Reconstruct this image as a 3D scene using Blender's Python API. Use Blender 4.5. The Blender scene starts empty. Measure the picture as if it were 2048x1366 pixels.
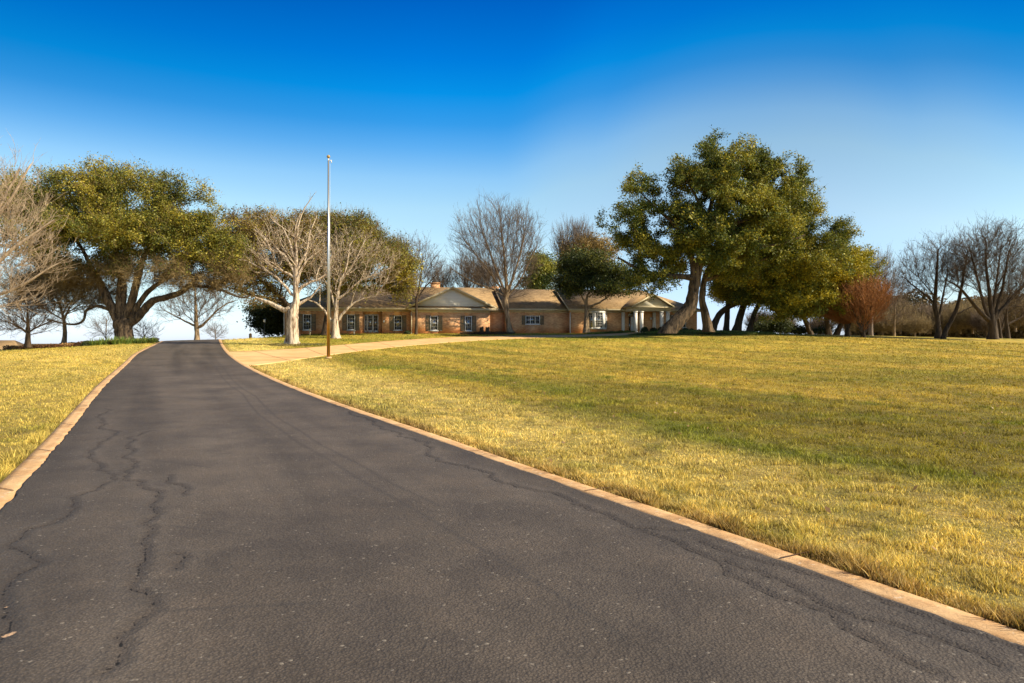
import bpy, math, random
import numpy as np
from mathutils import Vector
# ---------------------------------------------------------------- camera, sky, sun
S = bpy.context.scene
EYE = 1.6
F = 1365.0                                   # focal length in pixels of a 2048 px wide frame (24 mm)
cam_d = bpy.data.cameras.new('camera'); cam = bpy.data.objects.new('camera', cam_d)
S.collection.objects.link(cam); S.camera = cam
cam.location = (0, 0, EYE); cam.rotation_euler = (math.pi/2, 0, 0)
cam_d.lens = 24; cam_d.sensor_width = 36; cam_d.clip_end = 20000
S.view_settings.view_transform = 'Standard'; S.view_settings.look = 'None'
S.view_settings.exposure = 0.8; S.view_settings.gamma = 1
AZ = math.radians(109); EL = math.radians(37)   # azimuth clockwise from +Y
SUN = Vector((math.sin(AZ)*math.cos(EL), math.cos(AZ)*math.cos(EL), math.sin(EL)))
sd = bpy.data.lights.new('sun', 'SUN'); sd.energy = 5.0; sd.angle = math.radians(.5); sd.color = (1, .87, .64)
so = bpy.data.objects.new('sun', sd); S.collection.objects.link(so)
so.rotation_euler = (-SUN).to_track_quat('-Z', 'Y').to_euler()
W = bpy.data.worlds.new('World'); S.world = W; W.use_nodes = True
nt = W.node_tree; nt.nodes.clear()
def N(nt, t, **k):
    n = nt.nodes.new(t)
    for a, v in k.items(): setattr(n, a, v)
    return n
def ramp(nt, stops, fac=None, interp='LINEAR'):
    r = N(nt, 'ShaderNodeValToRGB'); cr = r.color_ramp; cr.interpolation = interp
    while len(cr.elements) < len(stops): cr.elements.new(.5)
    for e, (p, c) in zip(cr.elements, stops):
        e.position = p; e.color = (c[0], c[1], c[2], 1) if hasattr(c, '__len__') else (c, c, c, 1)
    if fac is not None: nt.links.new(fac, r.inputs[0])
    return r
def math_n(nt, op, a, b=None, c=None, clamp=False):
    m = N(nt, 'ShaderNodeMath', operation=op, use_clamp=clamp)
    for i, v in enumerate((a, b, c)):
        if v is None: continue
        if isinstance(v, (int, float)): m.inputs[i].default_value = v
        else: nt.links.new(v, m.inputs[i])
    return m.outputs[0]
def mix_n(nt, fac, a, b, mode='MIX'):
    m = N(nt, 'ShaderNodeMix', data_type='RGBA', blend_type=mode)
    for i, v in ((0, fac), (6, a), (7, b)):
        if isinstance(v, (int, float)): m.inputs[i].default_value = v
        elif isinstance(v, tuple): m.inputs[i].default_value = (v[0], v[1], v[2], 1)
        else: nt.links.new(v, m.inputs[i])
    return m.outputs[2]
sky = N(nt, 'ShaderNodeTexSky', sky_type='NISHITA', sun_disc=False, sun_elevation=EL, sun_rotation=AZ,
        altitude=300, air_density=1.0, dust_density=.6, ozone_density=2.5)
tc = N(nt, 'ShaderNodeTexCoord')
sx = N(nt, 'ShaderNodeSeparateXYZ'); nt.links.new(tc.outputs['Generated'], sx.inputs[0])
# tinted sky: saturated blue high in view, whitish low down, dimmed and greyed above the frame to cut fill light; a thin veil of high cloud to the right
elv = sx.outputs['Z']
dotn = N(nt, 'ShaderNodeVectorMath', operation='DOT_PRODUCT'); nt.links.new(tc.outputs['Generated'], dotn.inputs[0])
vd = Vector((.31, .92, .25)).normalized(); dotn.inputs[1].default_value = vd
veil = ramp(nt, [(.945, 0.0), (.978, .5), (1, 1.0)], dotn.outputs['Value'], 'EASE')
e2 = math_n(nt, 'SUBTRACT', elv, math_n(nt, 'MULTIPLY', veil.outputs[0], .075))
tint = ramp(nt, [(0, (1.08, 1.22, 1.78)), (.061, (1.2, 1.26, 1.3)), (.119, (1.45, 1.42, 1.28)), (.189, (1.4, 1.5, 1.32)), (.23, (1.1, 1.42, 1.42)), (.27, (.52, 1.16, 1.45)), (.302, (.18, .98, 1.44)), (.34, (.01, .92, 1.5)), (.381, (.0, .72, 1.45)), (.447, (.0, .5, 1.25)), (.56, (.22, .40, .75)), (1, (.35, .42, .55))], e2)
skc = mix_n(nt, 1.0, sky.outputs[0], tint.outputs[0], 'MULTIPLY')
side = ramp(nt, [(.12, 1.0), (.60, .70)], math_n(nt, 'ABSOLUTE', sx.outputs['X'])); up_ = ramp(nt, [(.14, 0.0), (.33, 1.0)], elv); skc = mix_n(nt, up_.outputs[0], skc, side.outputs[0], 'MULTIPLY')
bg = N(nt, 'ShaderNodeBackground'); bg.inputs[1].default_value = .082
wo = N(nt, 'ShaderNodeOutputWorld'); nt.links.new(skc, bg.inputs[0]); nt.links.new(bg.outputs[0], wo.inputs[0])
# ---------------------------------------------------------------- terrain
R0 = np.random.RandomState(7)
def pch(x, xs, ys):
    xs = np.array(xs, float); ys = np.array(ys, float); x = np.asarray(x, float)
    d = np.diff(ys)/np.diff(xs); m = np.zeros(len(xs)); m[0] = d[0]; m[-1] = d[-1]
    for i in range(1, len(xs)-1): m[i] = 0 if d[i-1]*d[i] <= 0 else 2*d[i-1]*d[i]/(d[i-1]+d[i])
    x = np.clip(x, xs[0], xs[-1]); i = np.clip(np.searchsorted(xs, x, side='right')-1, 0, len(xs)-2)
    h = xs[i+1]-xs[i]; t = (x-xs[i])/h
    return (2*t**3-3*t**2+1)*ys[i]+(t**3-2*t*t+t)*h*m[i]+(-2*t**3+3*t*t)*ys[i+1]+(t**3-t*t)*h*m[i+1]
FX = [-400, -40, 0, 8, 24, 43, 65, 76, 80, 100, 400]; FZ = [-6, -.6, 0, .02, .25, .72, 1.75, 2.32, 2.55, 2.62, 2.62]
def G(X, Y):
    X = np.asarray(X, float); Y = np.asarray(Y, float)
    yc = pch(X, [-400, -45, -28, -18, 40, 55, 400], [60, 62, 67, 100, 105, 82, 78])
    t = np.maximum(Y-yc, 0)
    fc = pch(np.minimum(Y, yc), FX, FZ)
    drop = pch(t, [0, 6, 20, 60, 200, 800, 6000], [0, .15, 1.2, 4, 7, 9.5, 11])
    s = np.clip((Y-8)/50, 0, 1); s = s*s*(3-2*s)
    lat = pch(X, [-300, -60, -43, -31, -20, 26, 40, 58, 120, 300], [-6, -1.3, -.62, -.06, 0, 0, -.22, -.6, -1.5, -4])
    mound = .30*np.exp(-(((X-20)/8)**2+((Y-77)/3.2)**2))
    return fc-drop+lat*s+mound
def g(x, y): return float(G(x, y))
def P(px, py, D): return np.array(((px-1024)/F*D, D, EYE+(683-py)/F*D))
TB = np.random.RandomState(3).rand(64, 64, 64)
def vn(x, y, z=0.):
    x, y, z = np.broadcast_arrays(np.asarray(x, float), np.asarray(y, float), np.asarray(z, float))
    xi, yi, zi = [np.floor(v).astype(int) for v in (x, y, z)]
    fx, fy, fz = x-xi, y-yi, z-zi
    fx, fy, fz = [f*f*(3-2*f) for f in (fx, fy, fz)]
    def T(a, b, c): return TB[(xi+a) % 64, (yi+b) % 64, (zi+c) % 64]
    def lx(b, c): return T(0, b, c)*(1-fx)+T(1, b, c)*fx
    return (lx(0, 0)*(1-fy)+lx(1, 0)*fy)*(1-fz)+(lx(0, 1)*(1-fy)+lx(1, 1)*fy)*fz
def fbm(x, y, z=0., o=4):
    s = 0; a = 1; t = 0
    for i in range(o):
        s = s+a*vn(x*2**i+17.3*i, y*2**i+5.1*i, z*2**i+9.7*i); t += a; a *= .5
    return s/t
# ---------------------------------------------------------------- mesh helpers
COL = S.collection
def mesh(name, V, faces, mat, cols=None, attrs=None, smooth=False, parent=None, loc=None):
    """faces: list of int arrays (n,k). cols (nv,3)"""
    me = bpy.data.meshes.new(name); V = np.ascontiguousarray(V, np.float32)
    me.vertices.add(len(V)); me.vertices.foreach_set('co', V.ravel())
    faces = [np.asarray(f, np.int32) for f in faces if len(f)]
    idx = np.concatenate([f.ravel() for f in faces]); cnt = np.concatenate([np.full(len(f), f.shape[1], np.int32) for f in faces])
    me.loops.add(len(idx)); me.loops.foreach_set('vertex_index', idx)
    me.polygons.add(len(cnt)); me.polygons.foreach_set('loop_start', np.concatenate([[0], np.cumsum(cnt)[:-1]]).astype(np.int32))
    me.polygons.foreach_set('loop_total', cnt)
    if smooth: me.polygons.foreach_set('use_smooth', np.ones(len(cnt), bool))
    me.update(calc_edges=True)
    if cols is not None:
        a = me.color_attributes.new('col', 'FLOAT_COLOR', 'POINT')
        a.data.foreach_set('color', np.concatenate([cols, np.ones((len(V), 1))], 1).astype(np.float32).ravel())
    for k, v in (attrs or {}).items():
        a = me.attributes.new(k, 'FLOAT', 'POINT'); a.data.foreach_set('value', np.asarray(v, np.float32))
    if mat: me.materials.append(mat)
    o = bpy.data.objects.new(name, me); COL.objects.link(o)
    if parent: o.parent = parent
    if loc is not None: o.location = loc
    return o
class MB:
    def __init__(s): s.v = []; s.f = {}
    def add(s, vs, fs):
        b = len(s.v); s.v += [tuple(v) for v in vs]
        for f in fs: s.f.setdefault(len(f), []).append([i+b for i in f])
    def box(s, x0, x1, y0, y1, z0, z1):
        s.add([(x, y, z) for z in (z0, z1) for y in (y0, y1) for x in (x0, x1)],
              [(0, 2, 3, 1), (4, 5, 7, 6), (0, 1, 5, 4), (2, 6, 7, 3), (0, 4, 6, 2), (1, 3, 7, 5)])
    def prism(s, poly, y0, y1):            # poly in (x,z), extruded along y
        n = len(poly); s.add([(x, y0, z) for x, z in poly]+[(x, y1, z) for x, z in poly],
            [tuple(range(n)), tuple(range(2*n-1, n-1, -1))]+[(i, i+n, (i+1) % n+n, (i+1) % n) for i in range(n)])
    def slab(s, q, th):                    # quad/poly of 3-D points, thickened downwards
        n = len(q); s.add(list(q)+[(x, y, z-th) for x, y, z in q],
            [tuple(range(n)), tuple(range(2*n-1, n-1, -1))]+[(i, i+n, (i+1) % n+n, (i+1) % n) for i in range(n)])
    def cyl(s, p0, p1, r0, r1, n=12, cap=True):
        p0 = Vector(p0); p1 = Vector(p1); a = (p1-p0).normalized(); u = a.orthogonal().normalized(); w = a.cross(u)
        vs = [p+r*(math.cos(2*math.pi*i/n)*u+math.sin(2*math.pi*i/n)*w) for p, r in ((p0, r0), (p1, r1)) for i in range(n)]
        fs = [(i, (i+1) % n, (i+1) % n+n, i+n) for i in range(n)]
        if cap: fs += [tuple(range(n-1, -1, -1)), tuple(range(n, 2*n))]
        s.add(vs, fs)
    def ball(s, c, r, n=10, sz=1, f=None):
        c = Vector(c); vs = []; m = n//2+2
        for j in range(m+1):
            for i in range(n):
                d = Vector((math.sin(math.pi*j/m)*math.cos(2*math.pi*i/n), math.sin(math.pi*j/m)*math.sin(2*math.pi*i/n), math.cos(math.pi*j/m)*sz))
                vs.append(c+d*r*(f(i, j) if f else 1))
        s.add(vs, [(j*n+i, (j+1)*n+i, (j+1)*n+(i+1) % n, j*n+(i+1) % n) for j in range(m) for i in range(n)])
    def build(s, name, mat, parent=None, smooth=False, loc=None):
        return mesh(name, np.array([tuple(v) for v in s.v]), [np.array(f) for f in s.f.values()], mat, parent=parent, smooth=smooth, loc=loc)
def tag(o, label=None, cat=None, group=None, kind=None):
    for k, v in (('label', label), ('category', cat), ('group', group), ('kind', kind)):
        if v: o[k] = v
    return o
def empty(name, loc, label, cat, group=None, rz=0):
    o = bpy.data.objects.new(name, None); COL.objects.link(o); o.location = tuple(float(v) for v in loc); o.rotation_euler = (0, 0, rz)
    o.empty_display_size = .2
    return tag(o, label, cat, group)
def copy_thing(o, loc, rz, sc, label):
    c = o.copy(); COL.objects.link(c); c.location = tuple(float(v) for v in loc); c.rotation_euler = (0, 0, rz)
    c.scale = sc if hasattr(sc, '__len__') else (sc, sc, sc); c['label'] = label
    for ch in list(o.children):
        d = ch.copy(); COL.objects.link(d); d.parent = c
        for e in list(ch.children):
            h = e.copy(); COL.objects.link(h); h.parent = d
    return c
# ---------------------------------------------------------------- materials
def newmat(name):
    m = bpy.data.materials.new(name); m.use_nodes = True; nt = m.node_tree
    b = nt.nodes['Principled BSDF']; b.inputs['Roughness'].default_value = .85; b.inputs['Specular IOR Level'].default_value = .3
    return m, nt, b
def objco(nt): return N(nt, 'ShaderNodeTexCoord').outputs['Object']
def noise(nt, scale, detail=4, rough=.6, co=None, stretch=None):
    co = co or objco(nt)
    if stretch:
        mp = N(nt, 'ShaderNodeMapping'); mp.inputs['Scale'].default_value = stretch; nt.links.new(co, mp.inputs[0]); co = mp.outputs[0]
    n = N(nt, 'ShaderNodeTexNoise'); n.inputs['Scale'].default_value = scale; n.inputs['Detail'].default_value = detail; n.inputs['Roughness'].default_value = rough
    nt.links.new(co, n.inputs['Vector']); return n.outputs[0]
def bump(nt, b, h, strength=.5, dist=.02):
    n = N(nt, 'ShaderNodeBump'); n.inputs['Strength'].default_value = strength; n.inputs['Distance'].default_value = dist
    nt.links.new(h, n.inputs['Height']); nt.links.new(n.outputs[0], b.inputs['Normal'])
def m_noise(name, c1, c2, scale=3, bs=.3, bd=.02, bscale=None, stretch=None, rough=.85, p=(.35, .65)):
    m, nt, b = newmat(name); n = noise(nt, scale, 6, .65, stretch=stretch)
    r = ramp(nt, [(p[0], c1), (p[1], c2)], n); nt.links.new(r.outputs[0], b.inputs['Base Color'])
    b.inputs['Roughness'].default_value = rough
    if bs: bump(nt, b, noise(nt, bscale or scale*4, 6, .7, stretch=stretch), bs, bd)
    return m
def m_leaf(name, trans=.35, rough=.55):
    m, nt, b = newmat(name); a = N(nt, 'ShaderNodeAttribute', attribute_name='col')
    nt.links.new(a.outputs['Color'], b.inputs['Base Color']); b.inputs['Roughness'].default_value = rough
    t = N(nt, 'ShaderNodeBsdfTranslucent'); nt.links.new(mix_n(nt, 1.0, a.outputs['Color'], (1.25, 1.15, .6), 'MULTIPLY'), t.inputs[0])
    mx = N(nt, 'ShaderNodeMixShader'); mx.inputs[0].default_value = trans
    nt.links.new(b.outputs[0], mx.inputs[1]); nt.links.new(t.outputs[0], mx.inputs[2]); nt.links.new(mx.outputs[0], nt.nodes['Material Output'].inputs[0])
    return m
M = {}
M['leaf'] = m_leaf('foliage', .22)
M['grass'] = m_leaf('grass_blades', .3, .7)
st = (1, 1, .25)
M['bark_dark'] = m_noise('bark_dark', (.022, .015, .009), (.095, .062, .036), 5, .8, .05, 14, st)
M['bark_oak'] = m_noise('bark_oak', (.028, .019, .012), (.18, .122, .07), 5, 1.0, .12, 12, (1, 1, .2), p=(.38, .62))
M['bark_pale'] = m_noise('bark_pale', (.16, .10, .055), (.64, .52, .38), 7, 1.0, .15, 9, (1, 1, .13), p=(.40, .53))
M['bark_tan'] = m_noise('bark_tan', (.10, .065, .035), (.38, .27, .16), 6, .6, .03, 16, st)
M['bark_grey'] = m_noise('bark_grey', (.09, .068, .055), (.25, .19, .15), 6, .5, .03, 16, st)
M['bark_pink'] = m_noise('bark_pink', (.26, .19, .12), (.60, .46, .32), 6, .5, .03, 16, st)
M['twig_rust'] = m_noise('twig_rust', (.16, .06, .02), (.36, .15, .045), 3, .3, .02, 12)
M['twig_gold'] = m_noise('twig_gold', (.10, .07, .03), (.36, .26, .12), 2, .3, .02, 12)
M['twig_grey'] = m_noise('twig_grey', (.06, .043, .03), (.21, .15, .10), 2, .3, .02, 12)
M['twig_dark'] = m_noise('twig_dark', (.035, .024, .015), (.13, .085, .05), 2, .3, .02, 12)
M['white'] = m_noise('white_paint', (.62, .60, .56), (.78, .76, .72), 2, .1, .003, 20, rough=.5)
M['cream'] = m_noise('cream_paint', (.50, .42, .27), (.60, .51, .34), 1.5, .1, .004, 20, rough=.6)
M['shutter'] = m_noise('shutter_paint', (.10, .10, .075), (.16, .155, .11), 4, .2, .004, 20, rough=.6)
M['brass'] = m_noise('aged_brass', (.30, .20, .06), (.45, .32, .12), 6, .1, .003, 20, rough=.35)
M['black'] = m_noise('black_metal', (.02, .02, .02), (.05, .05, .045), 6, .1, .003, 20, rough=.5)
M['mulch'] = m_noise('mulch', (.07, .035, .02), (.20, .10, .05), 6, .9, .05, 22)
# brick
def m_brick():
    m, nt, b = newmat('brick'); co = N(nt, 'ShaderNodeTexCoord').outputs['Object']
    sp = N(nt, 'ShaderNodeSeparateXYZ'); nt.links.new(co, sp.inputs[0])
    cb = N(nt, 'ShaderNodeCombineXYZ'); nt.links.new(math_n(nt, 'ADD', sp.outputs[0], sp.outputs[1]), cb.inputs[0]); nt.links.new(sp.outputs[2], cb.inputs[1])
    t = N(nt, 'ShaderNodeTexBrick'); nt.links.new(cb.outputs[0], t.inputs['Vector'])
    t.inputs['Scale'].default_value = 1; t.inputs['Brick Width'].default_value = .24; t.inputs['Row Height'].default_value = .085
    t.inputs['Mortar Size'].default_value = .007; t.inputs['Bias'].default_value = 0
    t.inputs['Color1'].default_value = (.60, .27, .11, 1); t.inputs['Color2'].default_value = (.80, .48, .24, 1); t.inputs['Mortar'].default_value = (.60, .48, .33, 1)
    n = noise(nt, .6, 4); r = ramp(nt, [(.35, (.78, .72, .68)), (.65, (1.1, 1.05, 1))], n)
    c = mix_n(nt, 1.0, t.outputs[0], r.outputs[0], 'MULTIPLY')
    low = ramp(nt, [(0, (1.0, .62, .38)), (1, (1, 1, 1))], math_n(nt, 'ADD', math_n(nt, 'MULTIPLY', sp.outputs[2], 1.6), math_n(nt, 'SUBTRACT', noise(nt, 1.3, 3), .75)))
    c = mix_n(nt, .8, c, low.outputs[0], 'MULTIPLY')      # clay splashed on the lowest courses
    nt.links.new(c, b.inputs['Base Color']); bump(nt, b, t.outputs['Fac'], -.4, .01); return m
M['brick'] = m_brick()
def m_roof():
    m, nt, b = newmat('shingles'); co = N(nt, 'ShaderNodeTexCoord').outputs['Object']
    sp = N(nt, 'ShaderNodeSeparateXYZ'); nt.links.new(co, sp.inputs[0])
    cb = N(nt, 'ShaderNodeCombineXYZ'); nt.links.new(sp.outputs[0], cb.inputs[0]); nt.links.new(math_n(nt, 'MULTIPLY', sp.outputs[2], 2.5), cb.inputs[1])
    t = N(nt, 'ShaderNodeTexBrick'); nt.links.new(cb.outputs[0], t.inputs['Vector']); t.inputs['Scale'].default_value = 1
    t.inputs['Brick Width'].default_value = .3; t.inputs['Row Height'].default_value = .16; t.inputs['Mortar Size'].default_value = .006
    t.inputs['Color1'].default_value = (.30, .20, .095, 1); t.inputs['Color2'].default_value = (.43, .30, .155, 1); t.inputs['Mortar'].default_value = (.12, .085, .05, 1)
    r = ramp(nt, [(.3, (.72, .70, .68)), (.7, (1.15, 1.1, 1.05))], noise(nt, .5, 5))
    nt.links.new(mix_n(nt, 1.0, t.outputs[0], r.outputs[0], 'MULTIPLY'), b.inputs['Base Color']); bump(nt, b, t.outputs['Fac'], -.5, .02); return m
M['roof'] = m_roof()
def m_siding():
    m, nt, b = newmat('lap_siding'); co = N(nt, 'ShaderNodeTexCoord').outputs['Object']
    sp = N(nt, 'ShaderNodeSeparateXYZ'); nt.links.new(co, sp.inputs[0])
    f = math_n(nt, 'FRACT', math_n(nt, 'MULTIPLY', sp.outputs[2], 6))
    r = ramp(nt, [(0, (.40, .37, .30)), (.12, (.74, .70, .58)), (1, (.78, .74, .62))], f)
    nt.links.new(r.outputs[0], b.inputs['Base Color']); bump(nt, b, f, .6, .02); return m
M['siding'] = m_siding()
def m_glass():
    m, nt, b = newmat('window_glass'); b.inputs['Base Color'].default_value = (.02, .024, .026, 1); b.inputs['Roughness'].default_value = .04
    b.inputs['Specular IOR Level'].default_value = 1.0; b.inputs['IOR'].default_value = 1.9
    bump(nt, b, noise(nt, .9, 2), .12, .1); return m
M['glass'] = m_glass()
def m_metal():
    m, nt, b = newmat('pole_metal'); b.inputs['Metallic'].default_value = .8; b.inputs['Roughness'].default_value = .38
    sp = N(nt, 'ShaderNodeSeparateXYZ'); nt.links.new(objco(nt), sp.inputs[0])
    r = ramp(nt, [(.0, (.42, .22, .05)), (.16, (.42, .24, .07)), (.24, (.50, .49, .47))], math_n(nt, 'MULTIPLY', sp.outputs[2], 1/12))
    nt.links.new(r.outputs[0], b.inputs['Base Color']); return m
M['pole'] = m_metal()
def m_asphalt():
    m, nt, b = newmat('asphalt')
    at = lambda n: N(nt, 'ShaderNodeAttribute', attribute_name=n).outputs['Fac']
    co = objco(nt)
    base = ramp(nt, [(.25, (.070, .056, .045)), (.75, (.120, .098, .079))], noise(nt, .35, 5, .65, co))
    pa_ = ramp(nt, [(.40, (.84, .84, .86)), (.50, (1, 1, 1)), (.62, (1.16, 1.13, 1.1))], noise(nt, .9, 8, .75, co)); base_c = mix_n(nt, 1.0, base.outputs[0], pa_.outputs[0], 'MULTIPLY')
    streak = ramp(nt, [(.3, .80), (.7, 1.2)], at('streak')); c = mix_n(nt, 1.0, base_c, streak.outputs[0], 'MULTIPLY')
    vo = N(nt, 'ShaderNodeTexVoronoi'); vo.inputs['Scale'].default_value = 62; nt.links.new(co, vo.inputs['Vector'])
    ag = ramp(nt, [(.0, 1.5), (.25, 1.1), (.6, .66)], vo.outputs['Distance']); c = mix_n(nt, .75, c, ag.outputs[0], 'MULTIPLY')
    rs = N(nt, 'ShaderNodeSeparateColor'); nt.links.new(vo.outputs['Color'], rs.inputs[0])
    c = mix_n(nt, math_n(nt, 'MULTIPLY', math_n(nt, 'GREATER_THAN', rs.outputs[0], .993), .8), c, (.22, .19, .155))         # pale stones in the mix
    v2 = N(nt, 'ShaderNodeTexVoronoi'); v2.inputs['Scale'].default_value = 5; nt.links.new(co, v2.inputs['Vector'])
    sc = math_n(nt, 'LESS_THAN', math_n(nt, 'ADD', v2.outputs['Distance'], math_n(nt, 'MULTIPLY', noise(nt, 60, 3, .6, co), .1)), .085)
    c = mix_n(nt, math_n(nt, 'MULTIPLY', sc, .5), c, (.34, .30, .25))
    j = math_n(nt, 'MULTIPLY', math_n(nt, 'SUBTRACT', noise(nt, 38, 4, .7, co), .5), .04)
    j2 = math_n(nt, 'MULTIPLY', math_n(nt, 'SUBTRACT', noise(nt, 9, 5, .7, co), .5), .16)
    cd = at('crack')
    core = math_n(nt, 'LESS_THAN', math_n(nt, 'ADD', cd, j), .0065)
    halo = ramp(nt, [(.3, 1), (.75, 0)], math_n(nt, 'MULTIPLY', math_n(nt, 'ADD', cd, j2), 8))
    c = mix_n(nt, math_n(nt, 'MULTIPLY', halo.outputs[0], .34), c, (.038, .032, .028))
    sm = ramp(nt, [(0, 0), (.4, 1), (.9, 0)], math_n(nt, 'MULTIPLY', math_n(nt, 'ADD', cd, j2), 4.5))
    c = mix_n(nt, math_n(nt, 'MULTIPLY', sm.outputs[0], .07), c, (.15, .135, .125))       # smooth sealer smeared beside the cracks
    c = mix_n(nt, core, c, (.012, .010, .008))
    seam = ramp(nt, [(0, 1), (1, 0)], math_n(nt, 'MULTIPLY', math_n(nt, 'ADD', at('seam'), math_n(nt, 'MULTIPLY', j, .6)), 26))
    c = mix_n(nt, math_n(nt, 'MULTIPLY', seam.outputs[0], .6), c, (.05, .043, .038))
    clay = math_n(nt, 'LESS_THAN', math_n(nt, 'ADD', at('clay'), math_n(nt, 'MULTIPLY', j2, .9)), .018); c = mix_n(nt, clay, c, mix_n(nt, noise(nt, 40, 4, .7, co), (.20, .12, .07), (.75, .50, .30)))
    nt.links.new(c, b.inputs['Base Color'])
    h = math_n(nt, 'SUBTRACT', math_n(nt, 'MULTIPLY', vo.outputs['Distance'], -.35), math_n(nt, 'MULTIPLY', core, 2.0))
    h = math_n(nt, 'ADD', h, math_n(nt, 'MULTIPLY', noise(nt, 18, 5, .7, co), 1.0)); h = math_n(nt, 'SUBTRACT', h, math_n(nt, 'MULTIPLY', halo.outputs[0], .2))
    bump(nt, b, h, .85, .014); b.inputs['Roughness'].default_value = .72; return m
M['asphalt'] = m_asphalt()
M['kerb'] = m_noise('kerb_concrete', (.42, .22, .085), (.68, .43, .21), 3.2, .6, .012, 34, p=(.28, .62))
def m_kerb():
    m, nt, b = newmat('stained_kerb'); co = objco(nt)
    c = ramp(nt, [(.28, (.44, .235, .095)), (.62, (.68, .44, .225))], noise(nt, 3.2, 6, .65, co)).outputs[0]
    st_ = ramp(nt, [(.52, 0), (.66, .75)], noise(nt, 1.7, 8, .8, co)); c = mix_n(nt, st_.outputs[0], c, (.22, .13, .07))       # tyre scuffs and soil
    pt = ramp(nt, [(.60, 0), (.64, .8)], noise(nt, 11, 6, .75, co)); c = mix_n(nt, pt.outputs[0], c, (.72, .58, .42))
    nt.links.new(c, b.inputs['Base Color']); bump(nt, b, noise(nt, 30, 8, .8, co), .8, .015); return m
M['kerb'] = m_kerb()
M['concrete'] = m_noise('drive_concrete', (.64, .36, .14), (.80, .50, .23), .5, .2, .008, 20)
def m_ground():
    m, nt, b = newmat('lawn_soil'); a = N(nt, 'ShaderNodeAttribute', attribute_name='col')
    r = ramp(nt, [(.3, (.62, .60, .55)), (.5, (1, 1, 1)), (.7, (1.3, 1.25, 1.15))], noise(nt, 9, 8, .8))
    r2 = ramp(nt, [(.35, (.82, .9, .8)), (.65, (1.15, 1.05, 1.1))], noise(nt, .9, 6, .7))
    c = mix_n(nt, 1.0, a.outputs['Color'], r.outputs[0], 'MULTIPLY'); c = mix_n(nt, 1.0, c, r2.outputs[0], 'MULTIPLY')
    nt.links.new(c, b.inputs['Base Color']); bump(nt, b, noise(nt, 14, 8, .8), .8, .06); return m
M['ground'] = m_ground()
# ---------------------------------------------------------------- road layout (world metres)
YL = [-6, 0, 3.5, 6.42, 9.87, 15.1, 21, 34.3, 46.2, 62.6, 80]; XL = [1.4, -1.6, -3.35, -4.82, -6.62, -9.42, -12.55, -19.3, -25.2, -32.1, -39.3]
YR = [-6, 0, 3.5, 5.5, 8.75, 11.24, 16.3, 22.8, 34.7, 47.8, 60.7, 80]; XR = [7.5, 4.45, 2.63, 1.6, -.15, -1.48, -4.35, -7.86, -13.87, -20.1, -26, -34.5]
def xl(y): return pch(y, YL, XL)
def xr(y): return pch(y, YR, XR)
DU = np.array([(-21.5, 46.0), (-19.6, 47.9), (-17.5, 50.0), (-15.2, 54.5), (-12.6, 60.5), (-10, 65.6), (-6, 71.0), (0, 74.3), (8, 76.2), (13.5, 78.2), (15.5, 80.5)])
DL = np.array([(-12.3, 30.6), (-12.0, 34), (-11.8, 39), (-10.9, 47), (-8.6, 54.0), (-5.6, 59.8), (-2, 64.6), (3, 69.2), (9, 72.8), (15, 75.6), (18, 80)])
def resamp(p, n):
    d = np.concatenate([[0], np.cumsum(np.hypot(*np.diff(p, axis=0).T))]); t = np.linspace(0, d[-1], n)
    return np.stack([pch(t, d, p[:, 0]), pch(t, d, p[:, 1])], 1)
du = resamp(DU, 160); dl = resamp(DL, 160)
def inpoly(X, Y, poly):
    ins = np.zeros(np.shape(X), bool); n = len(poly)
    for i in range(n):
        x1, y1 = poly[i]; x2, y2 = poly[(i+1) % n]
        c = ((y1 > Y) != (y2 > Y)) & (X < (x2-x1)*(Y-y1)/(y2-y1+1e-9)+x1); ins ^= c
    return ins
dpoly = np.concatenate([du[::5], dl[::-5]])
def segdist(X, Y, pts):
    d = np.full(np.shape(X), 9e9)
    for (x1, y1), (x2, y2) in zip(pts[:-1], pts[1:]):
        L = (x2-x1)**2+(y2-y1)**2+1e-9; t = np.clip(((X-x1)*(x2-x1)+(Y-y1)*(y2-y1))/L, 0, 1)
        d = np.minimum(d, np.hypot(X-x1-t*(x2-x1), Y-y1-t*(y2-y1)))
    return d
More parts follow.
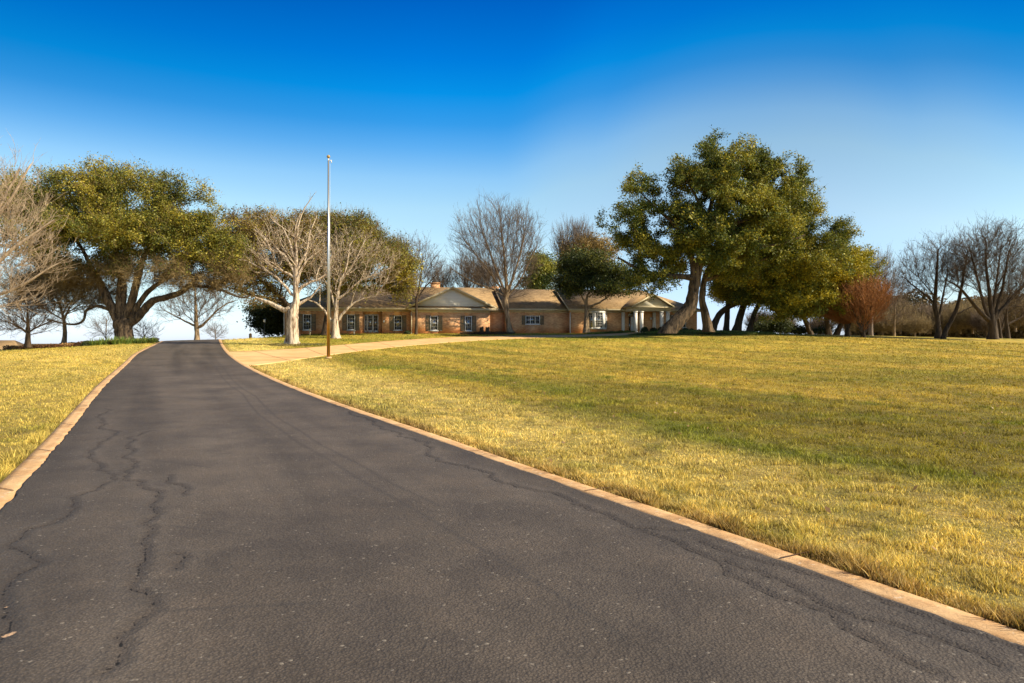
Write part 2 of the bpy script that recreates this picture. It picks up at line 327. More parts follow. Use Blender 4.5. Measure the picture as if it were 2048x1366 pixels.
# ---------------------------------------------------------------- lawn colour
straw = np.array((.80, .62, .19)); gold = np.array((.53, .38, .06)); green = np.array((.225, .245, .018)); olive = np.array((.30, .245, .032)); brown = np.array((.30, .17, .07))
GREEN2 = [(12, 9), (8, 15), (5, 22), (0, 30)]
GREENLINE = [(9, 3.5), (5.6, 7.3), (3.6, 10), (2.0, 15), (.9, 21), (-2, 26), (-6, 31)]
def lawncol(X, Y):
    X = np.asarray(X, float); Y = np.asarray(Y, float)
    dr = X-xr(Y); n1 = fbm(X*.35, Y*.35, 1.5); n2 = fbm(X*1.4+9, Y*1.4, 4.); n3 = vn(X*6, Y*6, 2.)
    u = X*.9+Y*.44; v = -X*.44+Y*.9; n4 = fbm(u*.5, v*.12, 7.)          # mowing streaks run with the drive
    c = gold+(olive-gold)*np.clip((n4-.42)*5+(n1-.5)*2.2, 0, 1)[..., None]*np.where(dr > 0, .8, .35)[..., None]
    n5 = fbm(u*1.5, v*.10, 3., 3); c = c*(.62+.76*n5)[..., None]
    nearroad = np.clip(1-(np.abs(dr)-3.3)/2.4, 0, 1)*(dr > -.5)
    c = c+(straw-c)*(nearroad*np.clip(1.6-n1*1.3, 0, 1))[..., None]
    c = c+(straw-c)*(np.where(dr < 0, .55, 0)*np.clip(n1*1.6, 0, 1))[..., None]
    gl = np.exp(-((segdist(X, Y, GREENLINE)+(n2-.5)*2.2)/(.4+.035*Y))**2)*np.clip((n2-.33)*3+(n1-.45)*2, .15, 1)
    gl = np.maximum(gl, .7*np.exp(-((segdist(X, Y, GREEN2)+(n1-.5)*3)/(.3+.03*Y))**2)*np.clip((n2-.4)*4, 0, 1))
    gpatch = np.clip((n2-.60)*5, 0, 1)*.75+np.clip((n1-.60)*5, 0, 1)*.4
    edge = np.clip(1-np.abs(dr-.33)/.32, 0, 1)*(dr > 0)*.8
    gm = np.clip(gl*.9+gpatch*np.where(dr < 4, .6, .8), 0, .9); c = c+(green-c)*gm[..., None]
    c = c+(brown-c)*(edge*np.clip(n2*1.8, 0, 1))[..., None]
    fargreen = np.clip((Y-50)/12, 0, 1)*np.clip((24-X)/10, 0, 1)*np.clip((n1-.3)*1.6, 0, .5); c = c+(green*1.15-c)*fargreen[..., None]  # patchy greener grass far back, left of the giant oak
    far = np.clip((Y-85)/60, 0, 1); c = c+(np.array((.15, .13, .06))-c)*far[..., None]
    return c*(.80+.40*n3)[..., None]*(.66+.68*fbm(X*3.1, Y*3.1, 8., 2))[..., None]
# ground: one polar sheet out to the horizon
rr = np.concatenate([[0.01], .6*1.0355**np.arange(266)]); rr = np.append(rr[rr < 6500], 6500)
front = np.linspace(-62, 62, 560); th = np.radians(np.concatenate([front, np.linspace(62, 298, 140)[1:-1]]))
RR, TH = np.meshgrid(rr, th, indexing='ij'); GX = RR*np.sin(TH); GY = RR*np.cos(TH)
GZ = G(GX, GY); nth = len(th); ii, jj = np.meshgrid(np.arange(len(rr)-1), np.arange(nth), indexing='ij'); j2 = (jj+1) % nth
fc = np.stack([ii*nth+jj, (ii+1)*nth+jj, (ii+1)*nth+j2, ii*nth+j2], -1).reshape(-1, 4)[:, ::-1]
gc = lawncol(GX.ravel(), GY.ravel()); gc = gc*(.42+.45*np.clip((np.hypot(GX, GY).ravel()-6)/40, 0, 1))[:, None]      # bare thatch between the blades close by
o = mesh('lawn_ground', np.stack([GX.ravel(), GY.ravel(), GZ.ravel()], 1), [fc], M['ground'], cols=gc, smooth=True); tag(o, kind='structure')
def sheet(name, A, B, nlat, mat, dz, attrs=None, zside=None):
    """A,B: (n,2) edge polylines"""
    n = len(A); t = np.linspace(0, 1, nlat); Pn = A[:, None]*(1-t)[None, :, None]+B[:, None]*t[None, :, None]
    X = Pn[..., 0]; Y = Pn[..., 1]; Z = G(X, Y)+dz
    Z[:, 0] -= .06; Z[:, -1] -= .06
    if nlat > 4:
        X[:, 0] = X[:, 1]; Y[:, 0] = Y[:, 1]; X[:, -1] = X[:, -2]; Y[:, -1] = Y[:, -2]
    i, j = np.meshgrid(np.arange(n-1), np.arange(nlat-1), indexing='ij')
    f = np.stack([i*nlat+j, i*nlat+j+1, (i+1)*nlat+j+1, (i+1)*nlat+j], -1).reshape(-1, 4)
    at = attrs(X, Y) if attrs else None
    if at and 'dz' in at: Z = Z+at.pop('dz')
    return mesh(name, np.stack([X.ravel(), Y.ravel(), Z.ravel()], 1), [f], mat, attrs={k: v.ravel() for k, v in (at or {}).items()}, smooth=False)
def cast(px, py):
    d = np.linspace(2, 90, 20000); X = (px-1024)/F*d; k = np.argmax(G(X, d) > EYE+(683-py)/F*d); return X[k], d[k]
def jag(pts, it=3, amp=.09, seed=1):
    r = np.random.RandomState(seed); p = np.array([cast(*q) for q in pts])
    for _ in range(it):
        m = (p[:-1]+p[1:])/2; L = np.hypot(*(p[1:]-p[:-1]).T)[:, None]; m = m+r.uniform(-1, 1, m.shape)*L*amp*1.6
        q = np.empty((len(p)*2-1, 2)); q[::2] = p; q[1::2] = m; p = q
    return p
CR = [[(305, 866), (257, 889), (251, 902), (261, 924), (255, 945), (286, 970), (309, 999), (309, 1032), (286, 1053), (307, 1065), (286, 1090), (290, 1127), (278, 1156), (276, 1194), (307, 1206), (269, 1260), (249, 1310), (199, 1364)],
      [(207, 821), (190, 837), (207, 854), (226, 872), (195, 899), (178, 908), (182, 924), (211, 953), (203, 976), (137, 1003), (66, 1065), (50, 1115), (8, 1194), (4, 1214), (21, 1268), (0, 1297)],
      [(340, 957), (369, 999)], [(348, 1115), (352, 1148)], [(1256, 1062), (1345, 1068), (1385, 1066)],
      [(667, 811), (708, 835), (742, 845), (749, 855), (793, 869), (827, 883), (861, 900), (930, 938), (1000, 973), (1066, 988), (1128, 1003), (1205, 1034), (1266, 1065), (1327, 1085), (1379, 1111), (1425, 1129), (1445, 1157), (1512, 1188), (1588, 1213), (1665, 1244), (1716, 1285), (1793, 1331), (1870, 1362)],
      [(1450, 1129), (1512, 1152), (1588, 1188), (1665, 1229), (1742, 1254), (1819, 1275), (1921, 1310), (1998, 1346)],
      [(1400, 1090), (1460, 1116), (1563, 1142), (1665, 1172), (1768, 1218), (1870, 1254), (1972, 1290), (2046, 1321)]]
CRW = [jag(c, 4, .10, 5+i) for i, c in enumerate(CR)]
SEAM = [jag(c, 1, .01, 3) for c in ([(420, 722), (438, 745), (462, 775), (500, 812), (560, 862), (667, 930), (800, 1010), (1000, 1130), (1250, 1290)], [(432, 722), (455, 748), (485, 780), (530, 816), (600, 866), (720, 935), (880, 1020)],
        [(286, 923), (420, 941)], [(340, 1060), (500, 1080)], [(330, 1235), (640, 1218)], [(268, 795), (400, 800)])]
def road_at(X, Y):
    near = Y < 24; cd = np.full(X.shape, 1.); sm = np.full(X.shape, 1.); cl = np.full(X.shape, 1.)
    for c in CRW: cd[near] = np.minimum(cd[near], segdist(X[near], Y[near], c))
    for c in SEAM: sm = np.minimum(sm, segdist(X, Y, c[::1]))
    for (px, py) in ((12, 1225), (24, 1282), (1372, 1072), (1352, 1078)):
        x, y = cast(px, py); cl = np.minimum(cl, np.hypot(X-x, Y-y)+(.02 if px > 1000 else 0))
    lat = (X-xl(Y))/(xr(Y)-xl(Y)); st = fbm(lat*9, Y*.09, 2.)
    dz = -.008*np.exp(-(cd/.018)**2)+.003*np.exp(-((cd-.07)/.05)**2)+.004*(fbm(X*1.1, Y*1.1, 5.)-.5)
    en = (vn(X*14, Y*14, 1.)-.5)
    return dict(crack=cd, seam=sm, clay=cl, streak=st, dz=dz)
yy = np.concatenate([np.arange(-5, 2, .25), np.arange(2, 9, .022), np.arange(9, 24, .06), np.arange(24, 79, .25)])
ej = lambda s: .035*(fbm(yy*2.2, yy*0+s, 0.)-.5)*2+.03*(vn(yy*9, yy*0+s, 3.)-.5)
o = sheet('asphalt_road', np.stack([xl(yy)+ej(3), yy], 1), np.stack([xr(yy)+ej(8), yy], 1), 210, M['asphalt'], .036, road_at); tag(o, kind='structure')
yk = np.arange(-5, 78, .25); kw = .34
def kz(X, Y): return dict(dz=.006*(vn(X*3, Y*3)-.5))
o = sheet('kerb_strip', np.stack([xl(yk)-kw, yk], 1), np.stack([xl(yk)+.12, yk], 1), 6, M['kerb'], .028, kz); tag(o, kind='structure')
o = sheet('kerb_strip', np.stack([xr(yk)-.12, yk], 1), np.stack([xr(yk)+kw-.04, yk], 1), 6, M['kerb'], .028, kz); tag(o, kind='structure')
o = sheet('concrete_driveway', du, dl, 30, M['concrete'], .018); tag(o, kind='structure')
for sgn, fx in ((1, xr), (-1, xl)):
    kb = MB()
    for yj in np.concatenate([np.array([4.9, 7.1, 9.6, 12.4, 15.6]), np.arange(19, 70, 3.6)]):
        x0 = float(fx(yj)); x1 = x0+sgn*.3; w_ = .006+.0004*yj; kb.add([(x, y, g(x, y)+.036) for x, y in ((x0+sgn*.01, yj-w_), (x1, yj-w_+.16), (x1, yj+w_+.16), (x0+sgn*.01, yj+w_))], [(0, 1, 2, 3)])
    kb.build('expansion_joint', M['mulch'], parent=[q for q in COL.objects if q.name.startswith('kerb_strip')][0 if sgn < 0 else 1])
jm = MB()
# control joints cut in the concrete
for k in range(12, 150, 14):
    a = du[k]; c = dl[min(k+4, 159)]; t = (c-a)/np.hypot(*(c-a)); nrm = np.array((-t[1], t[0]))*.02
    n = 12; q = [a+(c-a)*(.01+.98*i/n) for i in range(n+1)]
    for p0, p1 in zip(q[:-1], q[1:]): jm.add([(*(p), g(*p)+.023) for p in (p0-nrm, p1-nrm, p1+nrm, p0+nrm)], [(0, 1, 2, 3)])
o = jm.build('control_joint', M['mulch'], parent=o)
# ---------------------------------------------------------------- grass blades
def grass(name, n, dmin, dmax, seed, mask, w0=.0035, h0=.042, extra=None):
    r = np.random.RandomState(seed)
    D = dmin*(dmax/dmin)**r.rand(n); A = np.radians(r.uniform(-60, 60, n)); X = D*np.sin(A); Y = D*np.cos(A)
    k = mask(X, Y); X, Y, D = X[k], Y[k], D[k]; n = len(X)
    cl = fbm(X*2.2, Y*2.2, 3., 3); h = (h0+.0004*D)*np.clip((fbm(X*5.5, Y*5.5, 6., 3)-.26)*3.2*(.5+cl), .40, 1.9)*r.uniform(.6, 1.35, n); w = (w0+.00055*D)*r.uniform(.7, 1.4, n)
    c = lawncol(X, Y)
    gi = np.clip((c[:, 1]-c[:, 0]*.72)*4, 0, 1); mixg = (r.rand(n) < .10+gi*.3)
    c = np.where(mixg[:, None], c*.5+green*.5, c)*r.uniform(.45, 1.45, n)[:, None]
    a = r.uniform(0, 2*np.pi, n); lean = r.uniform(0, .9, n)*h; la = r.uniform(0, 2*np.pi, n)
    B = np.stack([X, Y, G(X, Y)-.004], 1); wv = np.stack([np.cos(a)*w, np.sin(a)*w, 0*a], 1)/2
    lv = np.stack([np.cos(la)*lean, np.sin(la)*lean, h], 1)
    V = np.stack([B-wv, B+wv, B+lv*.55+wv*.7, B+lv*.55-wv*.7, B+lv*np.array((1.3, 1.3, 1))], 1).reshape(-1, 3)
    i = np.arange(n)[:, None]*5
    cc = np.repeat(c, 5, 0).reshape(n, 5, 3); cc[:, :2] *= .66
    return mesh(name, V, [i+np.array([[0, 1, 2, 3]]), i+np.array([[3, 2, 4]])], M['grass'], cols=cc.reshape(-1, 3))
def lawnmask(X, Y):
    e = .10*(vn(X*5, Y*5)-.4)+.02
    return ((X < xl(Y)-kw+e) | (X > xr(Y)+kw-.04-e)) & ~inpoly(X, Y, dpoly) & (Y > 1) & ((Y < 80.5) | (np.abs(X) > 26)) & (G(X, Y) > -1.5)
tag(grass('lawn_grass', 1050000, 3.0, 84, 1, lawnmask), 'mown dormant grass, straw gold with green streaks', 'grass', kind='stuff')
def edgemask(X, Y):
    dr = X-xr(Y); dl_ = xl(Y)-X
    return (((dr > kw-.09) & (dr < kw+.22+.1*vn(X*4, Y*4))) | ((dl_ > kw-.06) & (dl_ < kw+.18))) & (Y < 45) & ~inpoly(X, Y, dpoly)
tag(grass('verge_grass', 1250000, 3.0, 40, 2, edgemask, .004, .078), 'longer dry grass leaning over the kerb edges', 'grass', kind='stuff')
#TREES
# ---------------------------------------------------------------- trees
def pts3(poly, D, base):
    return [np.array(P(p[0], p[1], D+(p[3] if len(p) > 3 else 0)))-base for p in poly]
def grow(base, D, trunk, limbs, lobes, n, bf, seed, rtip=.010, ex=2.35, gap=.0, dfac=.8, attach_from=.55, up=0., clump=.9):
    r = np.random.RandomState(seed)
    pos, par, fix, att = [], [], [], []
    def poly_nodes(path, rad, root, step=.45, att0=0.):
        last = root; tot = len(path)-1
        if root >= 0: path = [pos[root]]+path; rad = [rad[0]]+rad
        for k in range(len(path)-1):
            a, b = path[k], path[k+1]; m = max(1, int(np.linalg.norm(b-a)/step))
            for q in range(m+1 if (k == 0 and root < 0) else m):
                t = (q if (k == 0 and root < 0) else q+1)/m
                pos.append(a+(b-a)*t+(r.normal(0, .02, 3) if root >= 0 else 0)); par.append(last); fix.append(rad[k]+(rad[k+1]-rad[k])*t)
                att.append((k+t)/max(1, len(path)-1) > att0); last = len(pos)-1
    def catmull(path, rad):
        if len(path) < 3: return path, rad
        o, q = [path[0]], [rad[0]]
        for i in range(len(path)-1):
            p0 = path[max(i-1, 0)]; p1 = path[i]; p2 = path[i+1]; p3 = path[min(i+2, len(path)-1)]
            for t in (1/3, 2/3, 1):
                o.append(.5*(2*p1+(p2-p0)*t+(2*p0-5*p1+4*p2-p3)*t*t+(3*p1-p0-3*p2+p3)*t**3)); q.append(rad[i]+(rad[i+1]-rad[i])*t)
        return o, q
    tp, tr = catmull(pts3(trunk, D, base), [q[2] for q in trunk]); poly_nodes(tp, tr, -1, .3, attach_from)
    for lb in limbs:
        lp, lr = catmull(pts3(lb, D, base), [q[2] for q in lb])
        root = int(np.argmin([np.linalg.norm(p-lp[0]) for p in pos])); poly_nodes(lp, lr, root, .4, .3)
    # crown points
    L = []
    vol = np.array([l[2]*l[3]*max(l[2]*.8, l[3]) for l in lobes], float); vol /= vol.sum()
    while len(L) < n:
        k = r.choice(len(lobes), p=vol); l = lobes[k]; u = r.normal(size=3); u *= (r.rand()**.38)*r.uniform(.8, 1.2)/np.linalg.norm(u)
        dd = l[4] if len(l) > 4 else 0
        ry = l[2]*dfac*D/F
        q = P(l[0]+u[0]*l[2], l[1]-u[2]*l[3], D)+np.array((0, u[1]*ry+dd, 0))
        if gap and vn(q[0]*clump+seed, q[1]*clump, q[2]*clump*1.2) < gap: continue
        q = q-base
        if q[2]+base[2] < g(q[0]+base[0], q[1]+base[1])+.35: continue
        L.append(q)
    L = np.array(L); npre = len(pos)
    A = np.array(pos); PL = np.zeros(npre)
    for i in range(npre):
        if par[i] >= 0: PL[i] = PL[par[i]]+np.linalg.norm(A[i]-A[par[i]])
    PL -= PL[:].min(); ok = np.where(att)[0]
    dm = np.linalg.norm(L[:, None]-A[ok][None], axis=2)
    # prefer parents lying below/inward
    cost = dm+bf*PL[ok][None]+up*np.maximum(0, A[ok][None, :, 2]-L[:, None, 2]+.2*dm)
    bp = ok[cost.argmin(1)]; bc = cost.min(1); alive = np.ones(n, bool)
    PLL = list(PL)
    for _ in range(n):
        k = int(np.argmin(np.where(alive, bc, 1e9))); alive[k] = False
        p = bp[k]; d = np.linalg.norm(L[k]-pos[p]); pos.append(L[k]); par.append(int(p)); fix.append(None); PLL.append(PLL[p]+d); j = len(pos)-1
        dv = np.linalg.norm(L-L[k], axis=1); cn = dv+bf*PLL[j]+up*np.maximum(0, L[k, 2]-L[:, 2]+.2*dv); b = alive & (cn < bc); bc[b] = cn[b]; bp[b] = j
    pos = np.array(pos); par = np.array(par); m = len(pos)
    rad = np.zeros(m); kids = np.zeros(m, int)
    acc = np.zeros(m)
    for i in range(m-1, -1, -1):
        rr_ = max(acc[i]**(1/ex), rtip) if acc[i] > 0 else rtip
        rad[i] = rr_
        if par[i] >= 0: acc[par[i]] += rr_**ex; kids[par[i]] += 1
    for i in range(m):
        if fix[i] is not None: rad[i] = fix[i]
        elif par[i] >= 0: rad[i] = min(rad[i], rad[par[i]]*.92)
    best = -np.ones(m, int); br = np.zeros(m)
    for i in range(m):
        p = par[i]
        if p >= 0:
            pr = rad[i]*(1.5 if fix[i] is not None else 1)
            if pr > br[p]: br[p] = pr; best[p] = i
    free = np.array([f is None for f in fix])
    for _ in range(3):
        q = pos.copy(); w = free & (best >= 0)
        i = np.where(w)[0]; q[i] = pos[i]*.4+.3*(pos[par[i]]+pos[best[i]]); pos = q
    return dict(pos=pos, par=par, rad=rad, best=best, kids=kids, free=free, fixed=~free)
def tube_chains(T, thr, seed, flare=1.35):
    pos, par, rad, best = T['pos'], T['par'], T['rad'], T['best']; V, Fq = [], []; nb = 0
    r = np.random.RandomState(seed); thick = rad > thr
    for s in range(len(pos)):
        if not thick[s] or (par[s] >= 0 and best[par[s]] == s and thick[par[s]]): continue
        ch = [s]; k = s
        while best[k] >= 0 and thick[best[k]]: k = best[k]; ch.append(k)
        if best[k] >= 0: ch.append(best[k])
        P_ = pos[ch]; Rr = rad[ch].copy()
        if par[s] >= 0: P_ = np.vstack([pos[par[s]][None], P_]); Rr = np.concatenate([[min(rad[s]*1.25, rad[par[s]])], Rr])
        if len(P_) < 2: continue
        n = 14 if Rr.max() > .25 else (8 if Rr.max() > .09 else 5)
        t = np.gradient(P_, axis=0); t /= np.linalg.norm(t, axis=1)[:, None]+1e-9
        if par[s] < 0:
            kk = np.exp(-np.arange(len(t))/2.5)[:, None]; t = t*(1-kk)+np.array((0, 0, 1.))*kk; t /= np.linalg.norm(t, axis=1)[:, None]
        u = np.cross(t[0], (.3, 1, .1)); u /= np.linalg.norm(u); U = []
        for tt in t: u = u-tt*np.dot(u, tt); u /= np.linalg.norm(u)+1e-9; U.append(u)
        U = np.array(U); Wv = np.cross(t, U); a = np.arange(n)*2*np.pi/n
        ph = r.rand(3)*6; lobe = 1+(.09*np.sin(3*a+ph[0])+.06*np.sin(5*a+ph[1]))*(Rr.max() > .2)
        if par[s] < 0:
            d = P_[:, 2]; f = 1+(flare-1)*np.exp(-d/.55); Rr = Rr*f
            lobe = lobe[None]+(.22*np.exp(-d/.5))[:, None]*np.sin(4*a+ph[2])[None]; Rm = Rr[:, None]*lobe
        else: Rm = Rr[:, None]*lobe[None]
        Rm = Rm*(1+.05*r.normal(size=Rm.shape)*(Rr.max() > .1))
        ring = P_[:, None]+Rm[..., None]*(np.cos(a)[None, :, None]*U[:, None]+np.sin(a)[None, :, None]*Wv[:, None])
        V.append(ring.reshape(-1, 3)); i, j = np.meshgrid(np.arange(len(P_)-1), np.arange(n), indexing='ij'); j2 = (j+1) % n
        Fq.append(np.stack([i*n+j, i*n+j2, (i+1)*n+j2, (i+1)*n+j], -1).reshape(-1, 4)+nb); nb += len(P_)*n
    return np.concatenate(V), np.concatenate(Fq)
def prisms(A, B, ra, rb):
    """3-sided tapered prisms"""
    t = B-A; L = np.linalg.norm(t, axis=1)[:, None]+1e-9; t = t/L
    h = np.where(np.abs(t[:, 2:3]) > .9, np.array([[1., 0, 0]]), np.array([[0, 0, 1.]])); u = np.cross(t, h); u /= np.linalg.norm(u, axis=1)[:, None]; w = np.cross(t, u)
    n = len(A); V = np.empty((n, 6, 3))
    for k in range(3):
        a = k*2*math.pi/3; d = math.cos(a)*u+math.sin(a)*w; V[:, k] = A+d*np.reshape(ra, (-1, 1)); V[:, 3+k] = B+d*np.reshape(rb, (-1, 1))
    f = np.array([[0, 1, 4, 3], [1, 2, 5, 4], [2, 0, 3, 5]]); return V.reshape(-1, 3), (np.arange(n)[:, None, None]*6+f[None]).reshape(-1, 4)
def twigs(T, r, rmax, k1, L1, k2, L2, w=.011, up=.25, k3=0, zmax=None, spread=.9):
    pos, par, rad = T['pos'], T['par'], T['rad']; c = np.where((rad < rmax) & (par >= 0))[0]
    if zmax is not None: c = c[pos[c, 2] < zmax]
    if not len(c): return None
    out = []
    d0 = pos[c]-pos[par[c]]; d0 /= np.linalg.norm(d0, axis=1)[:, None]+1e-9
    i = np.repeat(np.arange(len(c)), k1); t = r.rand(len(i))[:, None]; A = pos[par[c[i]]]*(1-t)+pos[c[i]]*t; D = d0[i]
    def level(A, D, L, wr, spread):
        d = D+r.normal(0, spread*.55, D.shape)+np.array((0, 0, up)); d /= np.linalg.norm(d, axis=1)[:, None]; ln = (L*r.uniform(.5, 1.3, len(A)))[:, None]
        md = A+d*ln*.5+r.normal(0, .04, d.shape)*ln; B = md+(d+r.normal(0, .22, d.shape)+np.array((0, 0, up*.3)))*ln*.5
        out.append((A, md, wr, wr*.8)); out.append((md, B, wr*.8, wr*.45)); return A, md, B
    A1, m1, B1 = level(A, D, L1, w, spread)
    for kk, LL, ww in ((k2, L2, .65), (k3, L2*.6, .45)):
        if not kk: break
        i = np.repeat(np.arange(len(A1)), kk); t = r.rand(len(i))[:, None]; S_ = np.where(t < .5, A1[i]*(1-2*t)+m1[i]*2*t, m1[i]*(2-2*t)+B1[i]*(2*t-1)); D = B1[i]-A1[i]; D /= np.linalg.norm(D, axis=1)[:, None]+1e-9
        A1, m1, B1 = level(S_, D, LL, w*ww, spread)
    a = np.concatenate([o[0] for o in out]); b = np.concatenate([o[1] for o in out]); ra = np.concatenate([np.full(len(o[0]), o[2]) for o in out]); rb = np.concatenate([np.full(len(o[0]), o[3]) for o in out])
    return a, b, ra, rb
def leaves(T, r, rmax, k, size, spread, pal, zmin=-9, zmax=99, seed=0, base=(0, 0, 0), keep=1.):
    pos, par, rad = T['pos'], T['par'], T['rad']
    c = np.where((rad < rmax) & (pos[:, 2] > zmin) & (pos[:, 2] < zmax))[0]; c = c[r.rand(len(c)) < keep]
    n = len(c)*k; i = np.repeat(c, k); C = pos[i]+r.normal(0, 1, (n, 3))*np.array((spread, spread, spread*.75))
    if True:
        j = r.rand(n)[:, None]; C = C*1.0+(pos[par[i]]-pos[i])*j*.6
    s = size*r.uniform(.55, 1.35, n)
    nn = r.normal(size=(n, 3))+np.array((0, 0, .5)); nn /= np.linalg.norm(nn, axis=1)[:, None]
    u = np.cross(nn, r.normal(size=(n, 3))); u /= np.linalg.norm(u, axis=1)[:, None]; w = np.cross(nn, u)
    u *= s[:, None]; w *= (s*r.uniform(.35, .6, n))[:, None]
    V = np.stack([C-u, C+w*.9+nn*s[:, None]*.1, C+u, C-w*.9+nn*s[:, None]*.1], 1).reshape(-1, 3)
    wx = C+np.array(base); hue = np.clip(1.9*(fbm(wx[:, 0]*.45, wx[:, 1]*.45, wx[:, 2]*.45+seed, 3)-.5)+.5+r.normal(0, .22, n), 0, 1)[:, None]
    pal = [np.array(p) for p in pal]; c = np.where(hue < .5, pal[0]+(pal[1]-pal[0])*hue*2, pal[1]+(pal[2]-pal[1])*(hue*2-1))*r.uniform(.7, 1.3, (n, 1))
    return V, np.arange(n*4).reshape(-1, 4), np.repeat(c, 4, 0)
PAL = dict(oak=[(.04, .062, .012), (.13, .16, .028), (.34, .31, .05)], yel=[(.08, .105, .015), (.27, .26, .03), (.56, .44, .04)], gold=[(.06, .075, .012), (.20, .19, .026), (.40, .32, .04)],
           dark=[(.022, .036, .012), (.045, .062, .018), (.10, .115, .035)], brn=[(.13, .08, .025), (.24, .16, .05), (.36, .26, .09)], rust=[(.16, .06, .02), (.30, .12, .03), (.42, .20, .06)])
TREES = {}
def tree(name, label, cat, D, trunk, lobes, n, bf=.5, limbs=(), seed=1, bark='bark_grey', twig='twig_grey', leaf=None, tw=None, thr=.045, group=None, multi=None, stems=(), **kw):
    base = P(trunk[0][0], trunk[0][1], D); base[2] = min(base[2], g(base[0], base[1])+.35)-.12
    T = grow(base, D, trunk, limbs, lobes, n, bf, seed, **kw)
    r = np.random.RandomState(seed+50)
    e = empty(name, base, label, cat, group)
    V, Fq = tube_chains(T, thr, seed); mesh('trunk', V, [Fq], M[bark], smooth=True, parent=e)
    pos, par, rad = T['pos'], T['par'], T['rad']
    c = np.where((rad <= thr) & (par >= 0))[0]
    Vs, Fs = prisms(pos[par[c]], pos[c], np.minimum(rad[par[c]], rad[c]*1.3), rad[c])
    if tw:
        for q in (tw if isinstance(tw, list) else [tw]):
            t = twigs(T, r, **q)
            if t is not None: V2, F2 = prisms(*t); Fs = np.concatenate([Fs, F2+len(Vs)]); Vs = np.concatenate([Vs, V2])
    mesh('branches' if leaf else 'crown', Vs, [Fs], M[twig], parent=e)
    if leaf:
        LV, LF, LC = [], [], []; nb = 0
        for q in (leaf if isinstance(leaf, list) else [leaf]):
            q = dict(q); q['pal'] = PAL[q['pal']]
            v, f, cc = leaves(T, r, base=base, seed=seed, **q); LV.append(v); LF.append(f+nb); LC.append(cc); nb += len(v)
        mesh('crown', np.concatenate(LV), [np.concatenate(LF)], M['leaf'], cols=np.concatenate(LC), parent=e)
    TREES[label] = e
    return e
# --- giant live oak on the right, leaning trunk
tree('live_oak', 'giant live oak with a strongly leaning forked trunk beside the columned porch', 'tree', 69,
     [(1334, 667, .74), (1352, 647, .74), (1370, 628, .68), (1382, 612, .62), (1386, 590, .56), (1390, 568, .54), (1394, 545, .5), (1400, 520, .42), (1410, 480, .35), (1415, 440, .28), (1425, 400, .2), (1435, 350, .12)],
     [(1440, 335, 105, 62), (1545, 350, 78, 45), (1420, 400, 100, 70), (1285, 400, 55, 58), (1240, 440, 55, 40), (1240, 500, 62, 45), (1330, 480, 90, 70), (1530, 400, 95, 85), (1400, 500, 110, 50), (1300, 560, 62, 36), (1205, 560, 40, 22), (1450, 440, 130, 80)],
     4600, .22, seed=11, bark='bark_oak', twig='twig_dark', gap=.50, clump=.62, attach_from=.5,
     limbs=[[(1388, 556, .32), (1360, 553, .28), (1330, 552, .24), (1298, 546, .18), (1268, 533, .13), (1235, 515, .09)],
            [(1388, 548, .32), (1384, 515, .26), (1376, 485, .22), (1352, 452, .17), (1322, 425, .12), (1290, 395, .07)],
            [(1402, 515, .32), (1422, 480, .28), (1443, 458, .24), (1468, 447, .2), (1500, 438, .15), (1545, 415, .08)],
            [(1404, 522, .26), (1450, 508, .22), (1500, 495, .18), (1560, 488, .12), (1610, 470, .08)],
            [(1410, 480, .25), (1440, 425, .18), (1475, 375, .12), (1515, 330, .06)],
            [(1415, 440, .2), (1395, 400, .15), (1370, 355, .08)]],
     leaf=[dict(rmax=.045, k=40, size=.12, spread=.27, pal='oak'), dict(rmax=.045, k=12, size=.12, spread=.26, pal='yel', keep=.6)], tw=dict(rmax=.03, k1=1, L1=.8, k2=1, L2=.4, w=.012))
tree('live_oak', 'live oak just right of the leaning one, bare curved trunk and wide yellowish crown', 'tree', 72.5,
     [(1417, 664, .5), (1411, 630, .42), (1404, 602, .34), (1406, 575, .3), (1411, 550, .26), (1425, 520, .22), (1440, 480, .17), (1460, 440, .1)],
     [(1530, 480, 90, 62), (1580, 430, 60, 55), (1655, 480, 50, 42), (1690, 462, 28, 26), (1610, 505, 90, 52), (1470, 520, 60, 50), (1650, 545, 55, 35)],
     2700, .22, seed=12, bark='bark_oak', twig='twig_dark', gap=.48, clump=.65,
     limbs=[[(1408, 562, .2), (1450, 545, .18), (1500, 530, .14), (1560, 505, .1), (1620, 490, .07)], [(1418, 535, .18), (1470, 500, .16), (1540, 470, .12), (1588, 470, .1), (1650, 480, .05)]],
     leaf=[dict(rmax=.045, k=32, size=.10, spread=.28, pal='oak'), dict(rmax=.045, k=26, size=.10, spread=.27, pal='yel', keep=.7)], tw=dict(rmax=.03, k1=1, L1=.8, k2=1, L2=.4, w=.012))
tree('live_oak', 'live oak with a dark crooked limb arching right, behind the two front trunks', 'tree', 81,
     [(1424, 662, .42), (1434, 636, .36), (1450, 618, .33), (1475, 606, .3), (1502, 604, .22), (1530, 595, .12)],
     [(1480, 575, 62, 35), (1440, 560, 40, 40)], 500, .25, seed=13, bark='bark_dark', twig='twig_dark', gap=.4,
     leaf=[dict(rmax=.05, k=38, size=.115, spread=.29, pal='yel')])
tree('live_oak', 'slim straight dark oak trunk, left one of three trunks against the pale sky', 'tree', 83,
     [(1452, 664, .34), (1454, 635, .3), (1456, 605, .27), (1462, 570, .2), (1470, 535, .1)], [(1490, 545, 60, 40), (1445, 590, 30, 16)], 500, .25, seed=14, bark='bark_dark', twig='twig_dark', gap=.4,
     leaf=[dict(rmax=.05, k=38, size=.115, spread=.29, pal='yel')])
